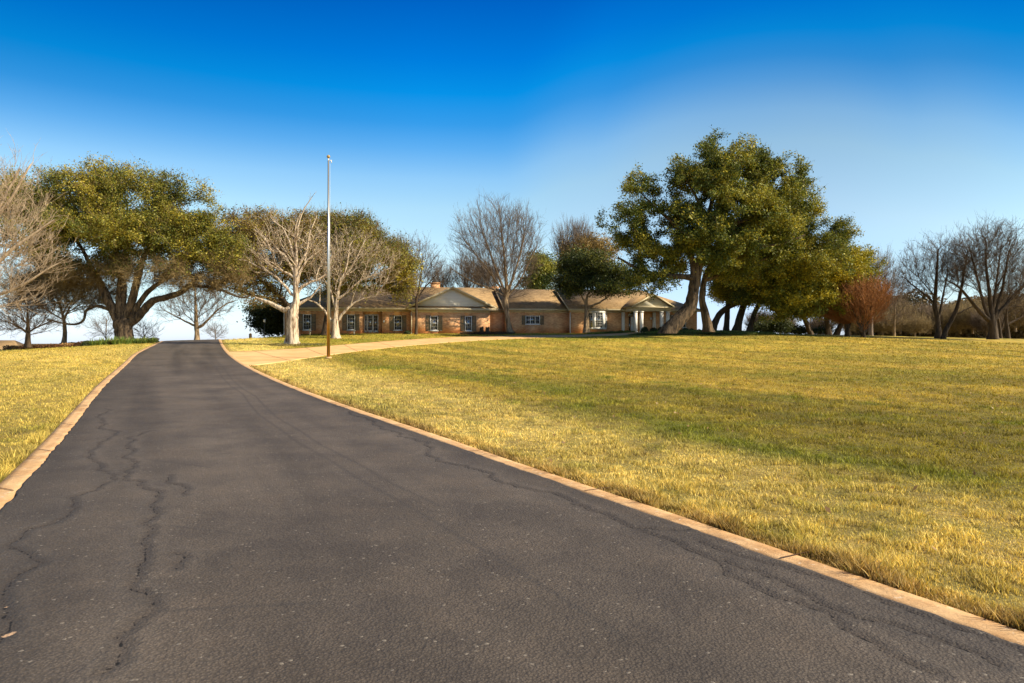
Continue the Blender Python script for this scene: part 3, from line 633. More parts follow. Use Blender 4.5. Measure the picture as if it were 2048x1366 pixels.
tree('live_oak', 'thick dark oak trunk leaning right, middle one of three trunks', 'tree', 82,
     [(1472, 665, .5), (1478, 640, .42), (1487, 610, .36), (1500, 570, .28), (1520, 530, .15)], [(1545, 560, 90, 52, -5), (1500, 545, 60, 40, -4), (1490, 590, 45, 28, -4)], 1500, .25, seed=15, bark='bark_dark', twig='twig_dark', gap=.4,
     leaf=[dict(rmax=.05, k=38, size=.115, spread=.29, pal='yel'), dict(rmax=.05, k=10, size=.16, spread=.45, pal='oak')])
tree('live_oak', 'dark oak trunk leaning right, right one of three trunks, with low golden foliage', 'tree', 81,
     [(1497, 668, .34), (1503, 645, .3), (1513, 618, .27), (1530, 590, .22), (1560, 560, .16), (1600, 530, .1)], [(1630, 545, 78, 58, -5), (1590, 605, 90, 34, -4), (1540, 625, 55, 20, -3), (1665, 590, 48, 44, -4)], 2400, .25, seed=16, bark='bark_dark', twig='twig_dark', gap=.42,
     limbs=[[(1520, 606, .2), (1560, 600, .15), (1610, 590, .1), (1650, 590, .06)]],
     leaf=[dict(rmax=.05, k=38, size=.115, spread=.28, pal='yel')])
for i, (a, b, lab) in enumerate(((1622, 1604, 'dark leaning oak trunk beneath the yellowish crown, left of the paired slim trunks'), (1657, 1652, 'upright slim oak trunk with a fork, left of the rusty trees'), (1672, 1694, 'oak trunk leaning right against a neighbour, nearest the rusty trees'))):
    tree('live_oak', lab, 'tree', 86+i, [(a, 671, .33), ((a+b)/2, 648, .28), (b, 625, .2), (b-5+10*i, 595, .12)], [(b, 600, 50, 36), (b+(20 if i else -25), 620, 30, 18)], 380, .3, seed=20+i, bark='bark_dark', twig='twig_dark', gap=.38,
         leaf=[dict(rmax=.05, k=16, size=.16, spread=.5, pal='oak')])
def bush(name, label, cat, D, px, py, lobes, n, pal, seed, k=26, size=.12, spread=.3, group=None):
    return tree(name, label, cat, D, [(px, py, .07), (px+1, py-5, .06), (px, py-10, .04)], lobes, n, .3, seed=seed, bark='bark_dark', twig='twig_dark', gap=.25, leaf=[dict(rmax=.2, k=k, size=size, spread=spread, pal=pal)], group=group)
bush('evergreen_bush', 'low dark rounded evergreen beneath the yellow oak foliage', 'bush', 84, 1537, 671, [(1535, 657, 38, 15), (1560, 650, 25, 12)], 260, 'dark', 31)
bush('evergreen_bush', 'dark spreading evergreen low between slim oak trunks', 'bush', 88, 1598, 671, [(1590, 662, 32, 9), (1640, 664, 20, 8)], 160, 'dark', 32)
# rusty multi-stem trees
vase = lambda x, y, w, h, k, r0: [[(x+(q-(k-1)/2)*1.6, y-4, r0), (x+(q-(k-1)/2)*w*.05, y-h*.3, r0*.8), (x+(q-(k-1)/2)*w*.10, y-h*.62, r0*.5), (x+(q-(k-1)/2)*w*.14, y-h*.85, r0*.2)] for q in range(k)]
tree('crape_myrtle', 'rust coloured multi-stemmed vase shaped tree at the lawn edge', 'tree', 74, [(1727, 675, .22), (1727, 668, .18), (1727, 655, .08)], [(1725, 592, 56, 40), (1727, 622, 46, 30), (1760, 600, 30, 30)], 900, .8, limbs=vase(1727, 668, 100, 110, 7, .10), seed=33,
     bark='bark_dark', twig='twig_rust', tw=dict(rmax=.03, k1=3, L1=.9, k2=3, L2=.4, w=.011, up=.6), leaf=[dict(rmax=.03, k=3, size=.07, spread=.25, pal='rust', zmin=4)], group='rusty multi-stemmed trees')
tree('crape_myrtle', 'darker rusty tree with a single short trunk, half under the yellow oak', 'tree', 76, [(1695, 673, .2), (1695, 655, .17), (1695, 640, .12)], [(1685, 605, 48, 36), (1650, 610, 30, 26)], 1000, 1.0, limbs=vase(1695, 660, 90, 90, 5, .10), seed=34,
     bark='bark_dark', twig='twig_rust', tw=dict(rmax=.03, k1=4, L1=.9, k2=3, L2=.4, w=.013, up=.5), leaf=[dict(rmax=.03, k=2, size=.07, spread=.25, pal='rust', zmin=4)], group='rusty multi-stemmed trees')
# bare trees on the right
B1 = dict(rmax=.032, k1=2, L1=.8, k2=2, L2=.42, w=.009, up=.3, spread=1.1)
tree('bare_tree', 'tall greyish bare tree rising behind the rusty multi-stemmed tree', 'tree', 96, [(1742, 676, .3), (1742, 640, .26), (1744, 600, .2), (1746, 560, .12)], [(1745, 555, 50, 55), (1715, 560, 25, 45), (1790, 580, 35, 40)], 806, 0.50, seed=35, tw=dict(rmax=.04, k1=3, L1=1.3, k2=3, L2=.6, w=.013, up=.8), attach_from=.25)
tree('bare_tree', 'small bare tree with thin low trunk right of the rusty tree', 'tree', 86, [(1788, 675, .17), (1788, 655, .15), (1789, 630, .1), (1790, 612, .05)], [(1792, 628, 42, 26), (1792, 610, 30, 14)], 310, 0.37, seed=36, bark='bark_tan', tw=B1, attach_from=.3)
tree('bare_tree', 'bare spreading tree with straight dark forked trunk, left of the inclined trunk', 'tree', 76, [(1876, 678, .30), (1876, 655, .27), (1874, 635, .25), (1869, 612, .22), (1871, 580, .18), (1874, 530, .12), (1876, 500, .06)],
     [(1868, 530, 70, 62), (1835, 555, 50, 45), (1895, 510, 35, 45)], 1240, 0.46, limbs=[[(1878, 636, .16), (1882, 615, .13), (1886, 590, .1), (1895, 550, .06)], [(1868, 606, .14), (1855, 594, .12), (1832, 575, .08), (1803, 552, .04)]], seed=37, bark='bark_dark', twig='twig_dark', tw=B1, attach_from=.3, up=.5)
tree('bare_tree', 'bare tree whose slim dark trunk leans far to the right at lawn edge', 'tree', 75, [(1886, 678, .26), (1892, 660, .23), (1904, 638, .21), (1914, 615, .19), (1921, 585, .16), (1928, 545, .1), (1935, 500, .05)],
     [(1935, 520, 45, 50), (1915, 550, 35, 35)], 558, 0.43, limbs=[[(1908, 630, .1), (1922, 624, .08), (1940, 615, .06), (1955, 610, .03)]], seed=38, bark='bark_dark', twig='twig_dark', tw=B1, attach_from=.4, up=.5)
tree('bare_tree', 'large dark bare tree with thick short trunk and many upswept limbs near the frame edge', 'tree', 72, [(1987, 679, .46), (1986, 660, .40), (1984, 642, .38), (1983, 620, .2), (1978, 580, .16), (1972, 530, .1), (1972, 485, .05)],
     [(1965, 515, 68, 72), (2015, 520, 62, 75), (1925, 545, 45, 45), (2060, 560, 60, 60), (1990, 470, 45, 32)], 2900, 0.46,
     limbs=[[(1984, 646, .24), (1966, 630, .2), (1950, 612, .17), (1932, 590, .13), (1915, 572, .1), (1893, 560, .05)], [(1980, 638, .18), (1968, 610, .16), (1958, 570, .12), (1948, 530, .08), (1938, 495, .04)],
            [(1988, 640, .22), (2002, 622, .2), (2020, 600, .17), (2046, 572, .13), (2075, 550, .08)], [(1988, 636, .2), (1998, 600, .16), (2008, 560, .12), (2018, 500, .07)], [(1985, 640, .16), (1988, 600, .13), (1995, 550, .1), (2000, 500, .05)]], seed=39, bark='bark_dark', twig='twig_dark', tw=B1, attach_from=.4, up=.5)
tree('bare_tree', 'smaller bare tree right behind the big upswept one, with low arching branches', 'tree', 80, [(2016, 679, .25), (2014, 655, .22), (2012, 635, .18), (2015, 600, .1)], [(2030, 600, 55, 42), (2055, 560, 40, 40)], 682, 0.43,
     limbs=[[(2014, 648, .14), (2040, 636, .1), (2070, 615, .05)]], seed=40, bark='bark_dark', twig='twig_dark', tw=B1, attach_from=.3)
tree('bare_tree', 'forked thin bare tree between the thick upswept trunk and the rightmost one', 'tree', 83, [(2001, 678, .2), (1999, 655, .17), (1995, 630, .12)], [(1998, 600, 35, 30)], 217, 0.37, limbs=[[(2001, 664, .12), (2006, 648, .1), (2010, 630, .06)]], seed=41, bark='bark_dark', twig='twig_dark', tw=B1, attach_from=.3)
# --- middle: around the house
tree('bare_tree', 'tall bare tree with pale round fan of branches in front of the recessed wall', 'tree', 78.5, [(1021, 669, .44), (1018, 655, .30), (1014, 630, .28), (1011, 600, .28), (1014, 588, .26), (1012, 560, .18), (1008, 510, .12), (1002, 455, .06)],
     [(993, 492, 96, 94), (1030, 505, 58, 92), (945, 500, 45, 60), (1000, 440, 60, 42)], 2700, .6,
     limbs=[[(1012, 594, .12), (990, 580, .11), (955, 568, .09), (925, 552, .07), (900, 535, .04)], [(1013, 590, .16), (1000, 560, .13), (985, 520, .1), (968, 470, .05)], [(1015, 588, .16), (1026, 555, .13), (1040, 510, .09), (1052, 455, .05)],
            [(1014, 592, .14), (1035, 570, .1), (1055, 530, .07), (1075, 490, .04)], [(1013, 592, .14), (990, 560, .11), (960, 520, .08), (925, 475, .04)]],
     seed=50, bark='bark_tan', twig='twig_grey', tw=dict(rmax=.03, k1=2, L1=.95, k2=2, L2=.5, w=.009, up=.35, spread=1.0), attach_from=.45, up=.8)
tree('bare_tree', 'slender dark bare tree in front of the gabled wing, left end', 'tree', 77, [(832, 669, .16), (833, 640, .15), (833, 605, .14), (836, 585, .11), (842, 550, .07), (846, 510, .04)],
     [(838, 530, 52, 58), (870, 545, 28, 36), (815, 560, 30, 28)], 682, 0.50, limbs=[[(833, 602, .09), (824, 580, .07), (812, 555, .04)], [(834, 598, .09), (850, 575, .07), (872, 550, .04)]], seed=51, bark='bark_dark', twig='twig_grey', tw=B1, attach_from=.5, up=.5)
tree('live_oak', 'small dark green tree with forked trunk in front of the white bay window', 'tree', 79.5, [(1172, 666, .34), (1173, 645, .28), (1173, 625, .25), (1172, 608, .2), (1175, 590, .1)],
     [(1180, 552, 72, 38), (1140, 565, 40, 30), (1225, 560, 55, 32), (1175, 525, 55, 30)], 1500, .25, limbs=[[(1173, 612, .12), (1152, 611, .1), (1140, 602, .08), (1130, 590, .04)], [(1173, 618, .16), (1188, 610, .13), (1204, 602, .1), (1222, 588, .05)], [(1173, 610, .12), (1165, 595, .09), (1158, 580, .05)]],
     seed=52, bark='bark_tan', twig='twig_dark', gap=.36, clump=.8, leaf=[dict(rmax=.045, k=24, size=.12, spread=.34, pal='dark'), dict(rmax=.045, k=8, size=.12, spread=.34, pal='oak')])
# behind the house
for i, (px, lo, n, pal, lab, bk, D) in enumerate((
        (1076, [(1078, 545, 32, 40), (1058, 560, 20, 25)], 500, 'oak', 'round green evergreen crown above the roof, right of the tall bare fan shaped tree', 'bark_dark', 108),
        (1160, [(1165, 520, 55, 48), (1135, 545, 35, 35), (1200, 500, 40, 35)], 900, 'brn', 'tree with sparse brownish yellow foliage above the roof beside the giant oak', 'bark_tan', 112),)):
    tree('leafy_tree', lab, 'tree', D, [(px, 655, .4), (px, 620, .3), (px, 570, .18)], lo, n, .3, seed=60+i, bark=bk, twig='twig_gold', gap=.36, leaf=[dict(rmax=.06, k=18 if i else 30, size=.19, spread=.55, pal=pal)], tw=dict(rmax=.05, k1=2, L1=1.2, k2=2, L2=.6, w=.016, up=.4) if i else None)
for i, (px, lo, n, lab) in enumerate(((1138, [(1140, 490, 38, 45), (1165, 480, 25, 35)], 500, 'tall thin bare tree behind the roof, left of the giant oak'),
        (935, [(940, 555, 42, 32)], 350, 'cluster of thin bare stems rising behind the peaked gable'), (975, [(975, 555, 35, 28)], 300, 'thin bare stems behind the roof, left of the fan shaped tree'),
        (885, [(885, 565, 26, 30)], 220, 'faint bare stems behind the brick chimney'), (800, [(800, 520, 28, 38)], 300, 'bare twiggy treetop between the oak and the slender dark tree'))):
    tree('bare_tree', lab, 'tree', 112, [(px, 655, .25), (px, 620, .2), (px, 560, .08)], lo, n, .8, seed=65+i, tw=dict(rmax=.05, k1=3, L1=1.4, k2=2, L2=.8, w=.015, up=1.0), attach_from=.3, up=.6)
# --- left group
tree('live_oak', 'massive old live oak with thick trunk in a flower bed left of the road', 'tree', 62.5, [(250, 686, .70), (249, 672, .70), (248, 658, .72), (246, 645, .78), (245, 632, .5), (246, 605, .32), (250, 560, .2)],
     [(225, 400, 125, 75), (100, 410, 105, 72), (60, 470, 85, 60), (335, 420, 100, 68), (385, 460, 55, 70), (230, 470, 190, 45), (430, 450, 30, 40), (0, 440, 60, 70), (160, 535, 100, 40), (320, 545, 90, 40), (400, 545, 60, 55), (455, 520, 50, 60), (240, 540, 60, 40), (90, 560, 70, 40), (20, 380, 50, 45)],
     5600, .22, seed=70, bark='bark_oak', twig='twig_gold', gap=.42, clump=.6, attach_from=.8,
     limbs=[[(258, 648, .38), (274, 636, .36), (288, 618, .34), (306, 602, .31), (338, 593, .28), (363, 584, .24), (384, 566, .2), (400, 545, .12)],
            [(380, 570, .14), (412, 574, .13), (448, 582, .11), (485, 596, .08), (505, 588, .05)],
            [(242, 636, .42), (241, 595, .38), (242, 547, .32), (234, 514, .25), (225, 470, .18), (215, 420, .1)],
            [(252, 636, .36), (267, 590, .34), (278, 545, .28), (286, 518, .22), (310, 470, .15), (330, 430, .08)],
            [(236, 640, .42), (214, 595, .36), (192, 553, .3), (172, 535, .25), (135, 522, .18), (90, 500, .12), (50, 480, .06)],
            [(262, 640, .26), (290, 590, .22), (332, 557, .16), (370, 530, .11), (400, 490, .06)],
            [(222, 622, .18), (195, 612, .15), (172, 622, .13), (168, 640, .11), (150, 649, .10), (118, 645, .07), (95, 638, .04)],
            [(192, 553, .2), (165, 500, .15), (130, 450, .1), (110, 400, .06)]],
     leaf=[dict(rmax=.045, k=34, size=.10, spread=.30, pal='gold', zmin=7.3), dict(rmax=.045, k=14, size=.085, spread=.28, pal='oak', zmin=6.3), dict(rmax=.045, k=9, size=.08, spread=.45, pal='brn', zmax=8)], tw=[dict(rmax=.04, k1=1, L1=.9, k2=2, L2=.45, w=.011), dict(rmax=.05, k1=3, L1=.9, k2=3, L2=.5, w=.011, up=.1, spread=1.6, zmax=8), dict(rmax=.6, k1=5, L1=.7, k2=4, L2=.4, w=.011, up=.1, spread=2.2, zmax=7.5)])
T2 = dict(rmax=.04, k1=3, L1=.9, k2=3, L2=.45, w=.012, up=.15, spread=1.2)
tree('twiggy_tree', 'tangled bare twigs of a low tree under the left side of the massive oak', 'tree', 64, [(128, 690, .2), (130, 665, .17), (128, 640, .14), (120, 610, .08)], [(110, 590, 110, 38), (190, 580, 70, 35), (60, 560, 60, 40)], 1500, .5, seed=71, bark='bark_tan', twig='twig_gold', gap=.3, tw=T2)
tree('live_oak', 'brownish live oak crown on the right of the road, behind the white barked tree', 'tree', 72, [(592, 672, .4), (588, 640, .34), (575, 610, .28), (550, 585, .2), (520, 560, .12)],
     [(490, 490, 78, 68), (540, 500, 70, 75), (600, 500, 60, 75), (450, 540, 55, 50), (520, 590, 60, 30)], 2400, .25, seed=72, bark='bark_dark', twig='twig_gold', gap=.40, clump=.6,
     limbs=[[(575, 612, .2), (545, 598, .16), (505, 590, .12), (460, 575, .07)]], leaf=[dict(rmax=.045, k=16, size=.11, spread=.36, pal='brn'), dict(rmax=.045, k=12, size=.12, spread=.45, pal='gold', zmin=4)], tw=dict(rmax=.05, k1=3, L1=1.0, k2=3, L2=.5, w=.013, up=.2, spread=1.2))
tree('live_oak', 'olive brown live oak with dark trunk close to the left wing windows', 'tree', 74.5, [(651, 670, .42), (653, 650, .34), (656, 625, .3), (662, 590, .24), (675, 550, .18), (690, 500, .1)],
     [(690, 500, 80, 68), (740, 540, 75, 50), (660, 545, 70, 55), (765, 530, 62, 62), (800, 570, 35, 35), (705, 455, 60, 34), (640, 470, 45, 45), (822, 528, 22, 18)], 3400, .25, seed=73, bark='bark_dark', twig='twig_gold', gap=.42, clump=.6,
     limbs=[[(664, 585, .18), (700, 570, .15), (745, 560, .11), (790, 550, .08), (822, 532, .04)]], leaf=[dict(rmax=.045, k=14, size=.12, spread=.42, pal='gold'), dict(rmax=.045, k=8, size=.12, spread=.45, pal='oak', zmin=7)], tw=dict(rmax=.05, k1=3, L1=1.0, k2=2, L2=.5, w=.012, up=.3))
tree('bare_tree', 'white barked bare tree with stout fluted trunk and bulging fork near the driveway', 'tree', 56.4, [(585, 693, .50), (585, 680, .48), (585, 660, .47), (585, 640, .46), (586, 625, .44), (589, 614, .36), (593, 602, .26), (592, 580, .22), (592, 545, .17), (593, 510, .13), (590, 460, .07), (602, 425, .04)],
     [(560, 490, 62, 62), (618, 480, 42, 55), (525, 520, 42, 42), (640, 530, 36, 36)], 558, 0.46,
     limbs=[[(590, 590, .16), (600, 578, .14), (612, 568, .12), (632, 560, .09), (655, 547, .05)], [(590, 592, .15), (583, 588, .13), (567, 569, .11), (546, 549, .09), (517, 534, .07), (488, 520, .04)],
            [(590, 556, .13), (580, 549, .11), (560, 540, .09), (541, 530, .07), (515, 505, .03)], [(591, 552, .12), (578, 525, .1), (564, 508, .09), (543, 500, .07), (529, 476, .05), (508, 458, .02)],
            [(592, 530, .12), (584, 500, .1), (578, 480, .08), (564, 455, .05), (540, 436, .02)], [(593, 570, .14), (600, 545, .12), (612, 524, .1), (628, 510, .07), (644, 500, .04)],
            [(592, 545, .13), (604, 520, .11), (613, 500, .09), (621, 464, .06), (634, 432, .03)], [(593, 480, .09), (600, 440, .06), (612, 412, .04), (630, 386, .015)],
            [(578, 618, .24), (568, 620, .2), (552, 612, .17), (530, 602, .14), (511, 596, .09)], [(594, 610, .15), (608, 603, .12), (622, 595, .08)]],
     seed=74, bark='bark_pale', twig='bark_pale', tw=dict(rmax=.04, k1=1, L1=.7, k2=1, L2=.35, w=.012, up=.35), thr=.03, attach_from=.6, up=.8, rtip=.016)
tree('bare_tree', 'pale bare tree forking low above the flagpole base, in front of the left wing', 'tree', 68.5, [(671, 677, .40), (671, 660, .31), (671, 643, .28), (672, 628, .2), (675, 593, .15), (681, 564, .12), (693, 534, .08), (700, 490, .04)],
     [(710, 520, 85, 70), (770, 530, 50, 50), (655, 520, 45, 70), (640, 570, 30, 25)], 682, 0.50,
     limbs=[[(670, 648, .15), (662, 640, .14), (649, 622, .12), (634, 607, .09), (615, 600, .04)], [(672, 645, .16), (684, 630, .14), (696, 616, .12), (716, 602, .08), (751, 592, .04)], [(674, 600, .13), (693, 585, .11), (722, 561, .08), (760, 546, .05), (800, 525, .02)],
            [(672, 622, .12), (664, 590, .1), (655, 555, .07), (648, 510, .03)], [(680, 565, .1), (705, 530, .08), (730, 480, .04)]],
     seed=75, bark='bark_pale', twig='bark_pale', tw=dict(rmax=.04, k1=2, L1=.8, k2=1, L2=.4, w=.010, up=.35), thr=.035, attach_from=.5, up=.6, rtip=.013)
tree('bare_tree', 'bare tree with rounded low crown at the road crest', 'tree', 69.5, [(394, 684, .27), (394, 668, .22), (393, 655, .21), (392, 630, .17), (391, 600, .1), (390, 575, .05)],
     [(395, 605, 72, 42), (430, 600, 50, 32), (345, 610, 42, 34)], 682, 0.46, limbs=[[(394, 656, .16), (405, 650, .14), (420, 636, .1), (445, 612, .06), (475, 600, .03)], [(393, 654, .12), (378, 646, .1), (355, 634, .07), (325, 618, .03)]], seed=76, bark='bark_tan', twig='twig_grey', tw=B1, attach_from=.3, up=.4)
tree('bare_tree', 'small dark bare tree with low spreading twigs at the far left', 'tree', 60, [(57, 695, .22), (57, 675, .19), (57, 660, .17), (56, 640, .1), (55, 610, .05)],
     [(60, 635, 72, 38), (55, 600, 55, 35), (15, 645, 45, 28)], 806, 0.43, limbs=[[(57, 663, .09), (75, 655, .07), (105, 640, .03)], [(57, 666, .09), (35, 652, .07), (5, 640, .03)]], seed=77, bark='bark_dark', twig='twig_dark', tw=B1, attach_from=.3, up=.2)
tree('bare_tree', 'pale bare tree reaching in from the left frame edge, trunk out of view', 'tree', 30, [(-140, 800, .32), (-135, 740, .28), (-120, 660, .25), (-95, 580, .18), (-70, 480, .12), (-45, 380, .06)],
     [(-40, 470, 120, 150), (40, 430, 62, 110), (70, 520, 70, 90), (20, 600, 90, 45), (-80, 330, 80, 100), (25, 340, 28, 45)], 850, 0.62,
     limbs=[[(-115, 650, .15), (-70, 590, .12), (-10, 530, .09), (50, 480, .06), (110, 440, .03)], [(-105, 610, .14), (-60, 520, .1), (-10, 430, .07), (40, 340, .03)], [(-118, 680, .14), (-60, 630, .11), (0, 590, .08), (60, 560, .05), (120, 525, .02)], [(-90, 560, .13), (-40, 470, .09), (20, 400, .06), (60, 330, .03)]],
     seed=78, bark='bark_pink', twig='bark_pink', tw=dict(rmax=.025, k1=2, L1=.75, k2=2, L2=.35, w=.007, up=.4), thr=.02, attach_from=.3, up=.8, rtip=.006)
tree('bare_tree', 'low faint bare shrub right of the crest tree, beyond the road', 'shrub', 92, [(432, 686, .08), (431, 672, .06), (430, 660, .04)], [(431, 662, 24, 18)], 124, 0.43, seed=79, tw=B1, attach_from=.2)
tree('bare_tree', 'thin bare sapling left of the massive oak trunk, beyond the bed', 'tree', 76, [(212, 690, .07), (212, 670, .06), (213, 640, .04)], [(208, 655, 34, 26)], 148, 0.37, seed=80, bark='bark_tan', tw=B1, attach_from=.2)
tree('bare_tree', 'faint twiggy shrub right of the massive oak trunk', 'shrub', 76, [(288, 688, .07), (288, 672, .05), (287, 660, .03)], [(290, 660, 34, 24)], 148, 0.43, seed=81, bark='bark_tan', tw=B1, attach_from=.2)
tree('magnolia', 'dark glossy evergreen reaching to the ground left of the house', 'tree', 82, [(548, 668, .25), (548, 655, .2), (545, 630, .12)], [(545, 632, 44, 26), (555, 655, 38, 14), (520, 618, 28, 14), (535, 648, 30, 18)], 700, .25, seed=82, bark='bark_dark', twig='twig_dark', gap=.3, leaf=[dict(rmax=.06, k=26, size=.15, spread=.38, pal='dark')])
# ---------------------------------------------------------------- the house (local frame: x along the front, y back, z up)
HO = np.array(((595-1024)/F*78, 78.)); HA = math.atan2(9, 48.5); HZ = 2.62
ha = np.array((math.cos(HA), math.sin(HA))); hb = np.array((-math.sin(HA), math.cos(HA)))
def hx(px, v=0.):
    t = (px-1024)/F; o_ = HO+hb*v; return float((t*o_[1]-o_[0])/(ha[0]-t*ha[1]))
def hz(py, px, v=0.):
    D = HO[1]+ha[1]*hx(px, v)+hb[1]*v; return EYE+(683-py)/F*D-HZ
house = empty('brick_house', (HO[0], HO[1], HZ), 'long single storey orange brick ranch house with shingle roofs and shuttered windows', 'house', rz=HA)
EV = 2.9                                         # eave height
def wall(u0, u1, v, h, holes=(), th=.25, name='wall', mat='brick', z0=-.6):
    m = MB(); us = sorted({u0, u1, *[a for q in holes for a in q[:2]]}); zs = sorted({z0, h, *[a for q in holes for a in q[2:]]})
    for a, b in zip(us[:-1], us[1:]):
        cols = []
        for c, d in zip(zs[:-1], zs[1:]):
            if any(q[0] <= a+1e-6 and b <= q[1]+1e-6 and q[2] <= c+1e-6 and d <= q[3]+1e-6 for q in holes): cols.append(None)
            else: cols.append((c, d))
        run = None
        for c in cols+[None]:
            if c is None:
                if run: m.box(a, b, v, v+th, *run); run = None
            else: run = (run[0], c[1]) if run else c
    return m.build(name, M[mat], house)
def window(u0, u1, z0, z1, v, nx=3, nz=4, shutters=True, sill=True, sw=.48, dv=.09):
    f = MB(); t = .085
    f.box(u0, u0+t, v-.03, v+.12, z0, z1); f.box(u1-t, u1, v-.03, v+.12, z0, z1); f.box(u0+t, u1-t, v-.03, v+.12, z0, z0+t); f.box(u0+t, u1-t, v-.03, v+.12, z1-t, z1)
    w = f.build('window', M['white'], house)
    g_ = MB(); g_.box(u0+t, u1-t, v+dv, v+dv+.015, z0+t, z1-t); g_.build('pane', M['glass'], w)
    mu = MB(); a, b, c, d = u0+t, u1-t, z0+t, z1-t
    for i in range(1, nx): x = a+(b-a)*i/nx; mu.box(x-.014, x+.014, v+.055, v+.085, c, d)
    for i in range(1, nz):
        z = c+(d-c)*i/nz; k = .032 if (nz == 4 and i == 2) else .014; mu.box(a, b, v+.05-(.01 if k > .02 else 0), v+.088, z-k, z+k)
    mu.build('glazing_bar', M['white'], w)
    if sill: s = MB(); s.box(u0-.06, u1+.06, v-.1, v+.1, z0-.09, z0-.004); s.build('sill', M['white'], w)
    bk = MB(); bk.box(u0+t, u1-t, v+.30, v+.32, z0, z1); bk.build('curtain', M['shutter'], w)
    if shutters:
        for q0, q1 in ((u0-sw-.02, u0-.02), (u1+.02, u1+sw+.02)):
            s = MB(); s.box(q0, q0+.05, v-.05, v-.003, z0-.05, z1+.03); s.box(q1-.05, q1, v-.05, v-.003, z0-.05, z1+.03)
            n = 3; 
            for zz in (z0-.05, (z0+z1)/2-.03, z1-.03): s.box(q0+.05, q1-.05, v-.047, v-.003, zz, zz+.06)
            k = int((z1-z0)/.09)
            for i in range(k):
                zz = z0+.03+i*(z1-z0-.06)/k; s.add([(q0+.05, v-.012, zz), (q1-.05, v-.012, zz), (q1-.05, v-.04, zz+.06), (q0+.05, v-.04, zz+.06)], [(0, 1, 2, 3)])
            s.build('shutter', M['shutter'], house)
def rng(pxa, pxb, pya, pyb, v): return hx(pxa, v), hx(pxb, v), hz(pyb, (pxa+pxb)/2, v), hz(pya, (pxa+pxb)/2, v)
uL = hx(569); uW0 = hx(822, -1.7); uW1 = hx(980, -1.7); u3 = hx(1012, -1.); u4 = hx(1141, -1.8); uE = hx(1394, -1.8)
w1 = rng(606, 622.5, 628.5, 660, 0); w2 = rng(694, 710, 629, 660, 0); w3 = rng(788, 804, 631, 660.5, 0)
dL, dR = hx(725), hx(758)
wall(uL, dL, 0, EV, [w1, w2]); wall(hx(764), uW0+.3, 0, EV, [w3])
wall(dL, hx(764), 1.3, EV, [(hx(729, 1.3), hx(757, 1.3), .05, 2.2)], name='porch_wall')
for a, s in ((dL-.25, 0), (hx(764), 0)):
    m = MB(); m.box(a, a+.25, .25, 1.3, -.6, EV-.003); m.build('porch_side_wall', M['brick'], house)
for w in (w1, w2, w3): window(*w, 0)
# french doors in the recess
a, b = hx(729, 1.3), hx(757, 1.3)
for k, (p, q) in enumerate(((a, a+.30), (a+.32, a+.32+(b-a-.34)/2), (a+.34+(b-a-.34)/2, b))):
    f = MB(); t = .06 if k == 0 else .11; f.box(p, p+t, 1.28, 1.4, .06, 2.18); f.box(q-t, q, 1.28, 1.4, .06, 2.18); f.box(p+t, q-t, 1.28, 1.4, .06, .3); f.box(p+t, q-t, 1.28, 1.4, 2.07, 2.18)
    d = f.build('sidelight' if k == 0 else 'glass_door', M['white'], house)
    m = MB(); m.box(p+t, q-t, 1.35, 1.36, .3, 2.07); m.build('pane', M['glass'], d)
    m = MB(); nx = 1 if k == 0 else 2
    for i in range(1, nx): x = p+t+(q-p-2*t)*i/nx; m.box(x-.012, x+.012, 1.31, 1.345, .3, 2.07)
    for i in range(1, 5): z = .3+1.77*i/5; m.box(p+t, q-t, 1.312, 1.347, z-.012, z+.012)
    m.build('glazing_bar', M['white'], d)
    if k: m = MB(); m.ball((p+.07 if k == 2 else q-.07, 1.24, 1.05), .035, 8); m.build('handle', M['brass'], d)
# gabled wing
wa = rng(860.5, 876, 631.5, 661, -1.7); wb = rng(930, 943.5, 632, 661.5, -1.7)
wall(uW0, uW1, -1.7, 2.75, [wa, wb], name='gable_wall')
for w in (wa, wb): window(*w, -1.7)
m = MB(); m.box(uW0, uW0+.25, -1.45, 3.5, -.6, 2.75); m.build('side_wall', M['brick'], house)
m = MB(); m.box(uW1-.25, uW1, -1.45, 3.5, -.6, 2.75); m.build('side_wall', M['brick'], house)
# recess and section with wide window
wall(uW1, u3+.1, 0, EV, name='recessed_wall')
ww = rng(1051, 1080, 631.5, 648.5, -1.0); wall(u3, u4+.1, -1.0, EV, [ww])
window(*ww, -1.0, nx=6, nz=2, sw=.42); m = MB()
for x in (1/3, 2/3): m = MB(); xx = ww[0]+(ww[1]-ww[0])*x; m.box(xx-.045, xx+.045, -1.035, -.9, ww[2]+.085, ww[3]-.085); m.build('mullion', M['white'], house)
m = MB(); m.box(u3, u3+.25, -.75, .2, -.6, EV-.003); m.build('side_wall', M['brick'], house)
# bay section
bw0, bw1 = hx(1177, -1.8), hx(1213, -1.8); zb0, zb1 = hz(657, 1195, -1.8), hz(624, 1195, -1.8)
door0, door1 = hx(1257.5, -1.8), hx(1274, -1.8)
wr = rng(1343, 1357, 630, 650, -1.8); wr2 = rng(1364, 1372, 632, 655, -1.8)
wall(u4, uE, -1.8, EV, [(bw0, bw1, zb0, zb1), (door0, door1, -.3, 2.05), wr, wr2])
window(*wr, -1.8); window(*wr2, -1.8, nx=2, shutters=False)
m = MB(); m.box(u4, u4+.25, -1.55, 0, -.6, EV-.003); m.build('side_wall', M['brick'], house)
m = MB(); m.box(uE-.25, uE, -1.55, 9, -.6, EV-.003); m.build('side_wall', M['brick'], house)
m = MB(); m.box(uL, uL+.25, .25, 12, -.6, EV-.003); m.build('side_wall', M['brick'], house)
m = MB(); m.box(uL+.26, uE-.26, 11.5, 11.75, -.6, EV-.003); m.build('back_wall', M['brick'], house)
